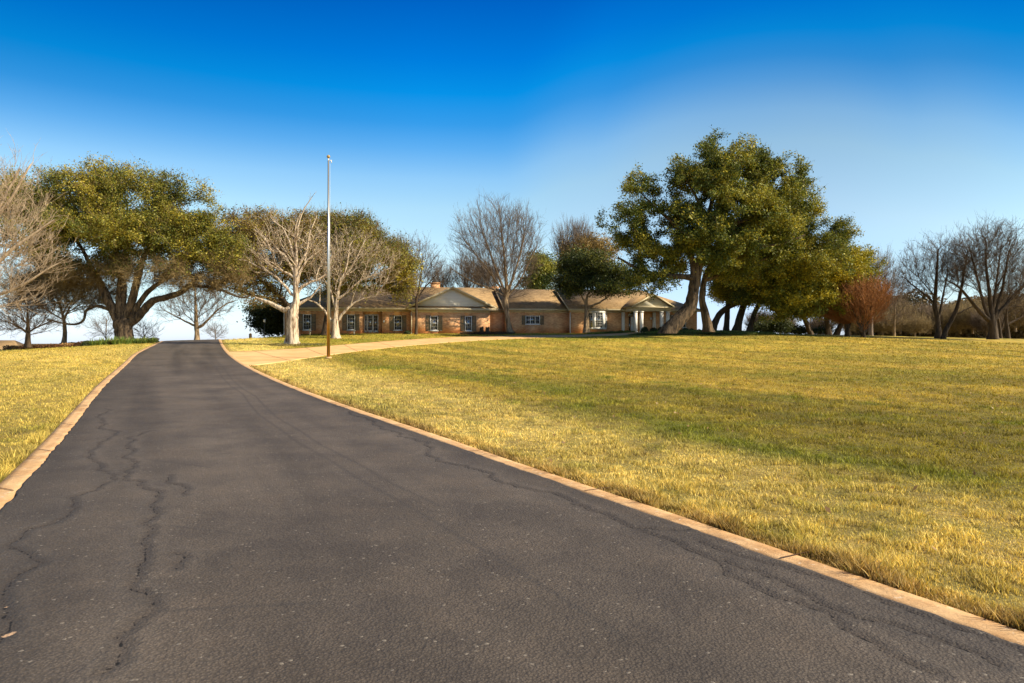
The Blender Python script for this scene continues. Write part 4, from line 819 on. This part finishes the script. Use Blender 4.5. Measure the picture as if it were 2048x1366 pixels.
# canted white bay window
bd = .55; pts = [(bw0, -1.8), (bw0+.42, -1.8-bd), (bw1-.42, -1.8-bd), (bw1, -1.8)]
fr = MB()
def pan(p, q, off, z0, z1, mb, t0=0, t1=1, th=.05):
    p = Vector((*p, 0)); q = Vector((*q, 0)); d = (q-p); n = Vector((d.y, -d.x, 0)).normalized(); a_ = p+d*t0+n*off; b_ = p+d*t1+n*off; c_ = n*th
    vs = [(x.x, x.y, z) for z in (z0, z1) for x in (a_, b_, b_+c_, a_+c_)]
    mb.add(vs, [(0, 3, 2, 1), (4, 5, 6, 7), (0, 1, 5, 4), (1, 2, 6, 5), (2, 3, 7, 6), (3, 0, 4, 7)])
segs = list(zip(pts[:-1], pts[1:]))
for i, (p, q) in enumerate(segs):
    e_ = .16 if i != 1 else .22
    pan(p, q, 0, zb0-.1, zb0+.12, fr); pan(p, q, 0, zb1-.14, zb1+.08, fr); pan(p, q, 0, zb0+.12, zb1-.14, fr, 0, e_); pan(p, q, 0, zb0+.12, zb1-.14, fr, 1-e_, 1)
bay = fr.build('bay_window', M['white'], house)
gp = MB(); gb = MB()
for i, (p, q) in enumerate(segs):
    e_ = .16 if i != 1 else .22; pan(p, q, .0, zb0+.12, zb1-.14, gp, e_, 1-e_, .015)
    nx = 2 if i != 1 else 4
    for k in range(1, nx): t = e_+(1-2*e_)*k/nx; w_ = .02 if i != 1 else .009; pan(p, q, .018, zb0+.12, zb1-.14, gb, t-w_, t+w_, .02)
    for k in range(1, 6): z = zb0+.12+(zb1-zb0-.26)*k/6; pan(p, q, .017, z-.012, z+.012, gb, e_, 1-e_, .018)
gp.build('pane', M['glass'], bay); gb.build('glazing_bar', M['white'], bay)
bt = MB(); bt.add([(x, y, z) for z in (zb0-.1, zb1+.08) for x, y in pts], [(0, 1, 2, 3), (7, 6, 5, 4)]); bt.build('bay_top', M['white'], bay)
# door with arched fanlight
dm = MB(); dm.box(door0+.30, door1-.30, -1.74, -1.68, -.2, 2.0)
for (x0, x1, z0, z1) in ((.38, .5, .1, .9), (.38, .5, 1.05, 1.85)):
    w_ = (door1-door0-.6)/2
    for s in (0, 1): dm.box(door0+.36+s*w_, door0+.30+w_-.06+s*w_, -1.76, -1.741, z0, z1)
do = dm.build('door', M['white'], house); h_ = MB(); h_.ball((door1-.38, -1.80, .95), .04, 8); h_.build('handle', M['brass'], do)
sl = MB(); sl.box(door0, door0+.26, -1.72, -1.70, -.2, 2.0); sl.box(door1-.26, door1, -1.72, -1.70, -.2, 2.0); sl.build('sidelight', M['glass'], house)
ar = MB(); cx = (door0+door1)/2; rw = (door1-door0)/2
ar.prism([(cx+rw*math.cos(a_), 2.06+.5*math.sin(a_)) for a_ in np.linspace(0, math.pi, 14)], -1.86, -1.803); fan = ar.build('fanlight', M['glass'], house)
at_ = MB()
for i in range(14):
    a0, a1 = math.pi*i/14, math.pi*(i+1)/14; q = [(cx+r_*math.cos(a_), 2.06+(r_-rw+.5)*math.sin(a_)) for r_, a_ in ((rw, a0), (rw+.1, a0), (rw+.1, a1), (rw, a1))]; at_.prism(q, -1.9, -1.802)
at_.build('arch_trim', M['cream'], fan)
# roofs
def gable_roof(u0, u1, v0, hr, hipL=0., hipR=0., name='roof', e=EV+.02, slope=.42, back=None):
    vr = v0+(hr-e)/slope; vb = 2*vr-v0 if back is None else back; zb = hr-(vb-vr)*slope
    m = MB(); A, B = (u0+hipL, vr, hr), (u1-hipR, vr, hr); th = .14
    m.slab([(u0, v0, e), (u1, v0, e), B, A], th); m.slab([(u1, vb, zb), (u0, vb, zb), A, B], th)
    if hipL: m.slab([(u0, vb, zb), (u0, v0, e), A], th)
    if hipR: m.slab([(u1, v0, e), (u1, vb, zb), B], th)
    r = m.build(name, M['roof'], house)
    f = MB(); f.box(u0, u1, v0-.035, v0-.003, e-.24, e-.02); f.build('fascia', M['cream'], r)
    s = MB(); s.box(u0, u1, v0-.002, v0+.8, e-.262, e-.242); s.build('soffit', M['cream'], r)
    for (uu, hp, sgn) in ((u0, hipL, 1), (u1, hipR, -1)):
        if not hp:
            k = MB(); k.prism([(v0+.3, e-.18), (vb-.3, zb-.18), (vr, hr-.18)], uu+.35*sgn, uu+.37*sgn)
            k.v = [(y, x, z) for x, y, z in k.v]; k.build('gable_end', M['brick'], r)
            k = MB(); k.slab([(uu-.004*sgn, v0, e+.005), (uu-.034*sgn, v0, e+.005), (uu-.034*sgn, vr, hr+.005), (uu-.004*sgn, vr, hr+.005)], .2); k.build('rake_board', M['cream'], r)
    return r, vr
ov = .5
rm, vr = gable_roof(uL-.5, u3+.2, -ov, 5.95, hipL=6.0)
r3, _ = gable_roof(u3-.35, u4+.1, -1.0-ov, 5.72, back=11.8)
r4, _ = gable_roof(u4-.35, uE+.5, -1.8-ov, 5.75, hipR=5.5, back=11.8)
# cream frieze under the eaves
for (a, b, v) in ((uL, uW0, 0), (uW1, u3, 0), (u3, u4, -1.0), (u4, hx(1243, -1.8), -1.8), (hx(1345, -1.8), uE, -1.8)):
    m = MB(); m.box(a+.003, b-.003, v-.04, v-.003, EV-.42, EV-.262); m.build('frieze', M['cream'], house)
# cross gable with pediment over the wing
gv = -1.7; ax = hx(905, gv); az = hz(573.5, 905, gv); g0, g1 = hx(814, gv), hx(992, gv); ge = 2.98
m = MB(); bk_v = 6.2
m.slab([(g0, gv-.45, ge), (ax, gv-.45, az), (ax, bk_v, az), (g0, bk_v, ge)], .14); m.slab([(ax, gv-.45, az), (g1, gv-.45, ge), (g1, bk_v, ge), (ax, bk_v, az)], .14)
gr = m.build('roof', M['roof'], house)
pz = 3.07; fx0 = g0+.75; fx1 = g1-.75; slp = (az-ge)/(ax-g0)
m = MB(); m.prism([(g0+.5, pz), (g1-.5, pz), (ax, az-.16)], gv+.02, gv+.1); m.build('pediment', M['siding'], gr)
for (x0, z0, x1, z1) in ((g0-.02, ge-.02, ax, az), (ax, az, g1+.02, ge-.02)):
    m = MB(); m.prism([(x0, z0+.02), (x1, z1+.02), (x1, z1-.22), (x0, z0-.22)], gv-.50, gv-.454); m.build('rake_board', M['cream'], gr)
    d_ = .5 if x0 < ax-1 else -.5
m = MB(); m.slab([(g0+.15, gv-.55, 2.86), (g1-.15, gv-.55, 2.86), (g1-.75, gv+.0, 3.09), (g0+.75, gv+.0, 3.09)], .05); m.build('skirt_roof', M['roof'], gr)
m = MB(); m.box(g0+.15, g1-.15, gv-.585, gv-.553, 2.62, 2.84); m.box(g0+.15, g1-.15, gv-.55, gv-.01, 2.58, 2.615); m.box(uW0+.01, uW1-.01, gv-.04, gv-.003, 2.36, 2.575); m.build('fascia', M['cream'], gr)
# chimneys
for (px, vv, w_, zt, lab) in ((871, 6.6, 1.15, 6.55, ''), (990, 7.0, 1.0, 6.15, '')):
    u_ = hx(px, vv); m = MB(); m.box(u_-w_/2, u_+w_/2, vv, vv+.8, 5.0, zt-.15); m.box(u_-w_/2-.06, u_+w_/2+.06, vv-.06, vv+.86, zt-.15, zt)
    c = m.build('chimney', M['brick'], rm); m = MB(); m.box(u_-w_/2+.15, u_+w_/2-.15, vv+.15, vv+.65, zt+.002, zt+.16); m.build('chimney_cap', M['black'], rm)
# portico
pv = -5.1; p0, p1 = hx(1268, pv), hx(1340.5, pv)
for i, px in enumerate((1272, 1284, 1324, 1336.5)):
    u_ = hx(px, pv); c = MB(); c.box(u_-.17, u_+.17, pv, pv+.34, .22, 2.42); col = c.build('column', M['white'], house)
    c = MB(); c.box(u_-.21, u_+.21, pv-.04, pv+.38, -.1, .217); c.build('column_base', M['white'], col); c = MB(); c.box(u_-.215, u_+.215, pv-.045, pv+.385, 2.423, 2.55); c.build('column_capital', M['white'], col)
for px in (1247, 1309): u_ = hx(px, -2.1); c = MB(); c.box(u_-.17, u_+.17, -2.1, -1.803, -.1, 2.55); c.build('column', M['white'], house)
m = MB(); m.box(p0-.05, p1+.05, pv-.05, pv+.4, 2.553, 2.95); m.box(p0-.05, p0+.35, pv+.4, -1.81, 2.553, 2.95); m.box(p1-.35, p1+.05, pv+.4, -1.81, 2.553, 2.95); m.box(p0-.3, p1+.3, pv-.3, -1.81, 2.953, 3.06); m.build('entablature', M['cream'], house)
m = MB(); m.box(p0-.1, p1+.2, pv-.15, -1.81, -.5, -.1); m.build('porch_floor', M['concrete'], house)
pa = (p0+p1)/2; pe = 3.10; paz = hz(588, 1309, pv)
m = MB(); m.slab([(p0-.42, pv-.4, pe), (pa, pv-.4, paz), (pa, 1.5, paz), (p0-.42, 1.5, pe)], .1); m.slab([(pa, pv-.4, paz), (p1+.42, pv-.4, pe), (p1+.42, 1.5, pe), (pa, 1.5, paz)], .1); pr = m.build('roof', M['roof'], house)
m = MB(); m.prism([(p0-.1, pe-.03), (p1+.1, pe-.03), (pa, paz-.14)], pv-.02, pv+.05); m.build('pediment', M['siding'], pr)
for (x0, z0, x1, z1) in ((p0-.44, pe-.02, pa, paz), (pa, paz, p1+.44, pe-.02)):
    m = MB(); m.prism([(x0, z0+.02), (x1, z1+.02), (x1, z1-.18), (x0, z0-.18)], pv-.44, pv-.404); m.build('rake_board', M['cream'], pr)
# trims
def drop(px, v, mat):
    u_ = hx(px, v); m = MB(); m.box(u_-.05, u_+.05, v-.13, v-.045, -.1, EV-.45); m.box(u_-.05, u_+.05, v-.24, v-.132, -.14, -.02); m.build('downspout', M[mat], house)
drop(1140, -1.8, 'white'); drop(823, -1.7, 'cream'); drop(568.5, 0, 'white')
def sconce(px, py, v):
    u_ = hx(px, v); z = hz(py, px, v); m = MB(); m.box(u_-.09, u_+.09, v-.2, v-.05, z-.14, z+.12); s = m.build('wall_lamp', M['white'], house)
    m = MB(); m.box(u_-.11, u_+.11, v-.22, v-.003, z+.123, z+.16); m.build('lamp_cap', M['brass'], s)
sconce(768, 643, 0); sconce(1301, 637, -1.8); 
m = MB(); u_ = hx(743.5, .5); m.cyl((u_, .6, EV-.36), (u_, .6, EV-.2), .14, .14); m.build('ceiling_lamp', M['white'], house)
m = MB(); u_ = hx(719.5, -.5); m.ball((u_, -.62, EV-.02), .13, 10); m.build('flood_lamp', M['white'], house)
# ---------------------------------------------------------------- flagpole, bollards, lamp, stump
fp = P(657, 717, 39.57); fp[2] = g(fp[0], fp[1]); H = 11.45
fl = empty('flagpole', fp, 'tall bare aluminium flagpole standing where the driveway meets the lawn', 'flagpole')
m = MB(); m.cyl((0, 0, .03), (0, 0, H), .095, .045, 20); m.build('pole', M['pole'], fl, smooth=False)
m = MB(); m.ball((0, 0, H+.25), .1, 16); m.build('finial', M['brass'], fl, smooth=True)
m = MB(); m.cyl((0, 0, H), (0, 0, H+.14), .03, .03, 10); m.box(-.02, .2, -.02, .02, H+.01, H+.05); m.cyl((.17, 0, H-.10), (.17, 0, H+.008), .03, .02, 8); m.build('truck_pulley', M['white'], fl)
m = MB(); m.cyl((0, 0, 0), (0, 0, .10), .2, .17, 20); m.build('collar', M['kerb'], fl)
m = MB(); m.box(.085, .14, -.02, .02, 1.45, 1.5); m.box(.13, .145, -.02, .02, 1.38, 1.57); m.build('cleat', M['black'], fl)
m = MB(); m.cyl((.11, -.03, 1.5), (.10, 0, H-.1), .004, .004, 5); m.build('halyard', M['white'], fl)
def ground_pt(px, D): x = (px-1024)/F*D; return np.array((x, D, g(x, D)))
def bollard(px, D, h, lab):
    e = empty('bollard_light', ground_pt(px, D), lab, 'garden light', 'pale bollard lights by the house'); m = MB(); m.cyl((0, 0, 0), (0, 0, h*.72), .085, .085, 12); m.build('post', M['cream'], e)
    m = MB(); m.cyl((0, 0, h*.723), (0, 0, h*.88), .07, .07, 12); m.build('lens', M['white'], e); m = MB(); m.cyl((0, 0, h*.883), (0, 0, h), .11, .09, 12); m.build('cap', M['cream'], e)
bollard(620, 74.5, .75, 'pale bollard light right of the white barked trunk'); bollard(708.5, 76, .6, 'short pale bollard light left of the french doors')
e = empty('lamp_post', ground_pt(529, 73), 'slim post lamp in front of the dark evergreen left of the house', 'street lamp'); m = MB(); m.cyl((0, 0, 0), (0, 0, 1.75), .045, .035, 10); m.build('post', M['black'], e)
m = MB(); m.box(-.09, .09, -.09, .09, 1.78, 2.08); m.build('lantern', M['white'], e); m = MB(); m.add([(-.14, -.14, 2.083), (.14, -.14, 2.083), (.14, .14, 2.083), (-.14, .14, 2.083), (0, 0, 2.25)], [(0, 1, 2, 3), (0, 1, 4), (1, 2, 4), (2, 3, 4), (3, 0, 4)]); m.build('lamp_cap', M['black'], e)
e = empty('post', ground_pt(501, 71), 'short weathered wooden post on the grass rise left of the evergreen', 'post'); m = MB(); m.box(-.11, .11, -.11, .11, -.1, .55); m.build('shaft', M['bark_oak'], e); m = MB(); m.add([(-.14, -.14, .553), (.14, -.14, .553), (.14, .14, .553), (-.14, .14, .553), (0, 0, .68)], [(0, 1, 2, 3), (0, 1, 4), (1, 2, 4), (2, 3, 4), (3, 0, 4)]); m.build('cap', M['bark_tan'], e)
# twin stump
sp_ = ground_pt(969, 77.6); e = empty('tree_stump', sp_, 'dark double tree stump on a mulch mound before the gabled wing', 'stump')
rs = np.random.RandomState(4); V = []; Fq = []
for s, (ox, hh) in enumerate(((-.33, .78), (.33, .80))):
    n = 16; zs = np.linspace(-.1, hh, 8); a = np.arange(n)*2*np.pi/n; b0 = len(V)
    for z in zs:
        R = .20+.45*math.exp(-max(z, 0)/.16); V += [(ox+R*(1+.12*math.sin(3*t+s)+.05*rs.randn())*math.cos(t), R*(1+.1*math.sin(4*t))*math.sin(t), z+.04*rs.randn()*(z > .5)) for t in a]
    V.append((ox, 0, hh-.03)); top = len(V)-1
    Fq += [[b0+i*n+j, b0+i*n+(j+1) % n, b0+(i+1)*n+(j+1) % n, b0+(i+1)*n+j] for i in range(7) for j in range(n)]; Fq += [[b0+7*n+j, b0+7*n+(j+1) % n, top, top] for j in range(n)]
mesh('trunk', np.array(V), [np.array(Fq)], M['bark_dark'], parent=e)
# ---------------------------------------------------------------- hedges, ivy, flower bed
def leafball(name, label, cat, D, px, py, w, h, n, pal, seed, size=.06, group=None, dep=None):
    r = np.random.RandomState(seed); c = P(px, py, D); c[2] = g(c[0], c[1]); e = empty(name, c, label, cat, group)
    rx = w*D/F/2; hh = h*D/F; u = r.normal(size=(n, 3)); u /= np.linalg.norm(u, axis=1)[:, None]; u[:, 2] = np.abs(u[:, 2]); rad = r.uniform(.8, 1.03, n)*(.88+.25*fbm(u[:, 0]*3+seed, u[:, 1]*3, u[:, 2]*3))
    C = u*rad[:, None]*np.array((rx, dep or rx*.8, hh)); nn = u+r.normal(0, .6, (n, 3)); nn /= np.linalg.norm(nn, axis=1)[:, None]
    a = np.cross(nn, r.normal(size=(n, 3))); a /= np.linalg.norm(a, axis=1)[:, None]; b = np.cross(nn, a); s = size*r.uniform(.6, 1.4, (n, 1))
    V = np.stack([C-a*s, C+b*s*.5, C+a*s, C-b*s*.5], 1).reshape(-1, 3); p = [np.array(q) for q in PAL[pal]]; t = r.rand(n, 1); cc = np.where(t < .6, p[0]+(p[1]-p[0])*t/.6, p[1]+(p[2]-p[1])*(t-.6)/.4)
    mesh('foliage', V, [np.arange(n*4).reshape(-1, 4)], M['leaf'], cols=np.repeat(cc, 4, 0), parent=e)
    m = MB(); m.ball((0, 0, hh*.4), min(rx, hh)*.55, 8); m.build('stems', M['bark_dark'], e)
for i, (px, py, w, h, D, lab) in enumerate(((1289, 664, 17, 11, 78, 'clipped round green shrub at the foot of the left porch columns'), (1307, 664, 17, 9, 78.6, 'lower green shrub between the porch columns'), (1322, 664, 16, 10, 78.9, 'green shrub touching the leaning trunk, before the right porch columns'),
        (1371, 664, 15, 9, 80, 'dark hedge shrub between the two leaning trunks'), (1383, 664, 13, 8, 80.5, 'dark hedge shrub left of the second oak trunk'), (1352, 665, 9, 7, 79.5, 'small dark shrub right behind the leaning trunk'), (1242, 667, 12, 5, 80, 'low dark shrub at the left porch pilaster'),
        (1225, 667, 14, 4, 81, 'thin low plant under the brick wall right of the bay window'), (815, 667, 14, 7, 78, 'dark low plant in the corner left of the gabled wing'), (1398, 662, 10, 8, 82, 'small dark shrub at the right corner of the house'))):
    leafball('shrub', lab, 'shrub', D, px, py, w, h, 900, 'dark', 90+i)
def scatter(name, label, cat, n, inside, size, pal, seed, hmax=.14, cx=0, cy=0, sx_=1, sy_=1, upr=.0):
    r = np.random.RandomState(seed); X = cx+r.uniform(-1, 1, n)*sx_; Y = cy+r.uniform(-1, 1, n)*sy_; k = inside(X, Y) & (~((X > xl(Y)-.5) & (X < xr(Y)+.5))) & ~inpoly(X, Y, dpoly); X, Y = X[k], Y[k]; n = len(X)
    C = np.stack([X, Y, G(X, Y)+.01+hmax*r.rand(n)*(.4+fbm(X*1.5, Y*1.5))], 1); nn = r.normal(size=(n, 3))*.8+np.array((0, 0, 1-upr)); nn /= np.linalg.norm(nn, axis=1)[:, None]
    a = np.cross(nn, r.normal(size=(n, 3))); a /= np.linalg.norm(a, axis=1)[:, None]; b = np.cross(nn, a); s = size*r.uniform(.6, 1.4, (n, 1))
    V = np.stack([C-a*s, C+b*s*.5, C+a*s, C-b*s*.5], 1).reshape(-1, 3); p = [np.array(q) for q in pal]; t = np.clip(fbm(X*.8, Y*.8, 3.)[:, None]*2-.5+r.normal(0, .2, (n, 1)), 0, 1)
    cc = np.where(t < .5, p[0]+(p[1]-p[0])*t*2, p[1]+(p[2]-p[1])*(t-.5)*2)
    return tag(mesh(name, V, [np.arange(n*4).reshape(-1, 4)], M['leaf'], cols=np.repeat(cc, 4, 0)), label, cat, kind='stuff')
scatter('ivy_bed', 'green ground cover round the giant oak trunks', 'ground cover', 60000, lambda X, Y: ((X-19)/10.5)**2+((Y-76.6)/3.0+.03*np.sin(X*2))**2 < 1, .075, [(.05, .07, .02), (.12, .16, .03), (.25, .27, .06)], 5, .2, 19, 77, 11, 3.6)
scatter('leaf_litter', 'rusty brown ground cover and fallen leaves along the left bed', 'ground cover', 42000, lambda X, Y: ((X+38.5)/8.5)**2+((Y-63.2)/2.3)**2 < 1, .07, [(.10, .05, .025), (.28, .13, .06), (.42, .26, .10)], 6, .38, -38.5, 63.2, 9, 3)
scatter('leaf_litter', 'shaggy weeds ringing the white barked trunk', 'ground cover', 7000, lambda X, Y: ((X+17.6)/2.3)**2+((Y-56.0)/1.1)**2 < 1, .05, [(.10, .11, .03), (.22, .20, .06), (.35, .27, .12)], 7, .14, -17.6, 56, 2.5, 1.5)
scatter('mulch_bed', 'dark mulch mounded round the double stump', 'mulch', 9000, lambda X, Y: ((X+2.8)/3.2)**2+((Y-78.2)/1.5)**2 < 1, .06, [(.03, .02, .012), (.07, .045, .025), (.12, .08, .04)], 8, .22, -2.8, 78.2, 3.5, 1.8)
scatter('fallen_leaves', 'scattered brown fallen leaves on the lawn', 'leaves', 5200, lambda X, Y: X > xr(Y)+.5, .035, [(.20, .11, .05), (.30, .18, .08), (.42, .29, .15)], 9, .05, 18, 34, 34, 30)
# strap-leaved plants round the massive oak
def strap(seed, n=46, L=.75):
    r = np.random.RandomState(seed); V = []; Fq = []
    for i in range(n):
        a = r.rand()*6.28; o_ = r.rand(2)*.18-.09; ln = L*r.uniform(.6, 1.2); out_ = r.uniform(.15, .8)*ln; w = .035; prev = None; pw = np.array((-math.sin(a), math.cos(a), 0))
        for k in range(5):
            t = k/4; c = np.array((o_[0]+math.cos(a)*out_*t, o_[1]+math.sin(a)*out_*t, ln*(t-.55*t*t*(out_/ln)*1.5))); ww_ = pw*w*(1-.85*t); b = len(V); V += [c-ww_, c+ww_]
            if k: Fq.append([b-2, b-1, b+1, b])
    cc = np.repeat(np.array([np.array((.05, .13, .03))*(1-t)+np.array((.30, .36, .08))*t for t in r.rand(n)]), 10, 0); return np.array(V), np.array(Fq), cc
lab = 'strap-leaved green plant in the bed under the massive live oak'
def plant(seed):
    e = empty('lily_plant', (0, 0, 0), lab, 'plant', 'strap-leaved plants in the oak bed'); V, Fq, cc = strap(seed); mesh('leaves', V, [Fq], M['leaf'], cols=cc, parent=e); return e
protos = [plant(s) for s in (1, 2, 3)]; r = np.random.RandomState(9)
for k in range(26):
    px = 186+k*5.0+r.uniform(-2, 2); c = ground_pt(px, 60.6+r.uniform(-.5, .9)); src = protos[k % 3]
    if k < 3: src.location = tuple(float(v) for v in c); src.rotation_euler = (0, 0, r.rand()*6)
    else: copy_thing(src, c, r.rand()*6, r.uniform(.75, 1.15), lab)
leafball('shrub', 'dark reddish shrub at the left end of the strap-leaved plants', 'shrub', 61, 176, 690, 26, 10, 1400, 'dark', 120, .07)
leafball('shrub', 'small dark green shrub at the right end of the strap-leaved plants', 'shrub', 61.5, 305, 684, 26, 9, 1400, 'dark', 121, .07)
# ---------------------------------------------------------------- far things
B2 = dict(rmax=.06, k1=4, L1=1.6, k2=3, L2=.8, w=.02, up=.6)
far = [tree('bare_tree', 'low brown bare tree in the far thicket', 'tree', 120, [(1800+60*i, 668, .25), (1800+60*i, 655, .2), (1802+60*i, 640, .12)], [(1800+60*i, 642, 42, 22)], 420, .5, seed=130+i, bark='bark_tan', twig='twig_gold' if i != 1 else 'twig_grey', tw=B2, attach_from=.2) for i in range(3)]
WH = ['left of', 'beyond', 'right of']; spots = [(1700, 118, .8), (1722, 135, .9), (1765, 116, .7), (1775, 140, 1.0), (1845, 130, .9), (1830, 112, .6), (1893, 118, .8), (1902, 138, 1.1), (1945, 116, .85), (1962, 130, 1.1), (1975, 112, .7), (2030, 118, 1.0), (2042, 132, 1.15), (1640, 122, .7), (1560, 126, .7), (2080, 120, 1.0), (1520, 130, .75)]
for k, (px, D, sc) in enumerate(spots):
    c = ground_pt(px, D); c[2] = max(c[2], 1.0) if False else c[2]; copy_thing(far[k % 3], c, k*1.3, (sc, sc, sc*1.15), 'low brown bare tree in the far thicket')
for e in [f for f in COL.objects if f.name.startswith('bare_tree') and f.get('label', '') == 'low brown bare tree in the far thicket']: e['group'] = 'far thicket trees beyond the lawn'
def thicket(name, label, n, px0, px1, D0, D1, h0, h1, pal, seed, size=.22):
    r = np.random.RandomState(seed); px = r.uniform(px0, px1, n); D = r.uniform(D0, D1, n); X = (px-1024)/F*D; top = h0+(h1-h0)*fbm(X*.16, D*.1, 2., 3)*1.3
    C = np.stack([X, D, G(X, D)+top*r.rand(n)**.8], 1); nn = r.normal(size=(n, 3)); nn /= np.linalg.norm(nn, axis=1)[:, None]; a = np.cross(nn, r.normal(size=(n, 3))); a /= np.linalg.norm(a, axis=1)[:, None]; b = np.cross(nn, a); s = size*r.uniform(.5, 1.5, (n, 1))
    V = np.stack([C-a*s, C+b*s*.35, C+a*s, C-b*s*.35], 1).reshape(-1, 3); p = [np.array(q) for q in pal]; t = np.clip(fbm(X*.3, C[:, 2]*.5, D*.1)[:, None]*2.4-.7+r.normal(0, .15, (n, 1)), 0, 1)
    return tag(mesh(name, V, [np.arange(n*4).reshape(-1, 4)], M['leaf'], cols=np.repeat(np.where(t < .5, p[0]+(p[1]-p[0])*t*2, p[1]+(p[2]-p[1])*(t-.5)*2), 4, 0)), label, 'thicket', kind='stuff')
thicket('thicket', 'dense brown and olive scrub beyond the right edge of the lawn', 120000, 1690, 2350, 122, 140, 7.5, 13, [(.035, .035, .015), (.12, .09, .04), (.24, .16, .08)], 3, .30)
thicket('far_woods', 'distant low woodland on the plain beyond the hill', 50000, -700, 2700, 420, 900, 3, 9, [(.07, .075, .04), (.11, .10, .05), (.16, .13, .08)], 4, 3.2)
# distant roofed house at the far left
c = ground_pt(-8, 105); c[2] = -.4; e = empty('distant_house', c, 'far house at the left frame edge showing only its low brown hipped roof', 'house', rz=.2)
m = MB(); m.box(-4.5, 3.2, 0, 7, -4, .1); m.build('wall', M['brick'], e)
m = MB(); m.slab([(-5.5, -.6, 0), (4.0, -.6, 0), (1.0, 3.5, 2.2), (-3, 3.5, 2.2)], .15); m.slab([(4.0, 7.6, 0), (-5.5, 7.6, 0), (-3, 3.5, 2.2), (1.0, 3.5, 2.2)], .15); m.slab([(4, -.6, 0), (4, 7.6, 0), (1.0, 3.5, 2.2)], .15); m.build('roof', M['roof'], e)
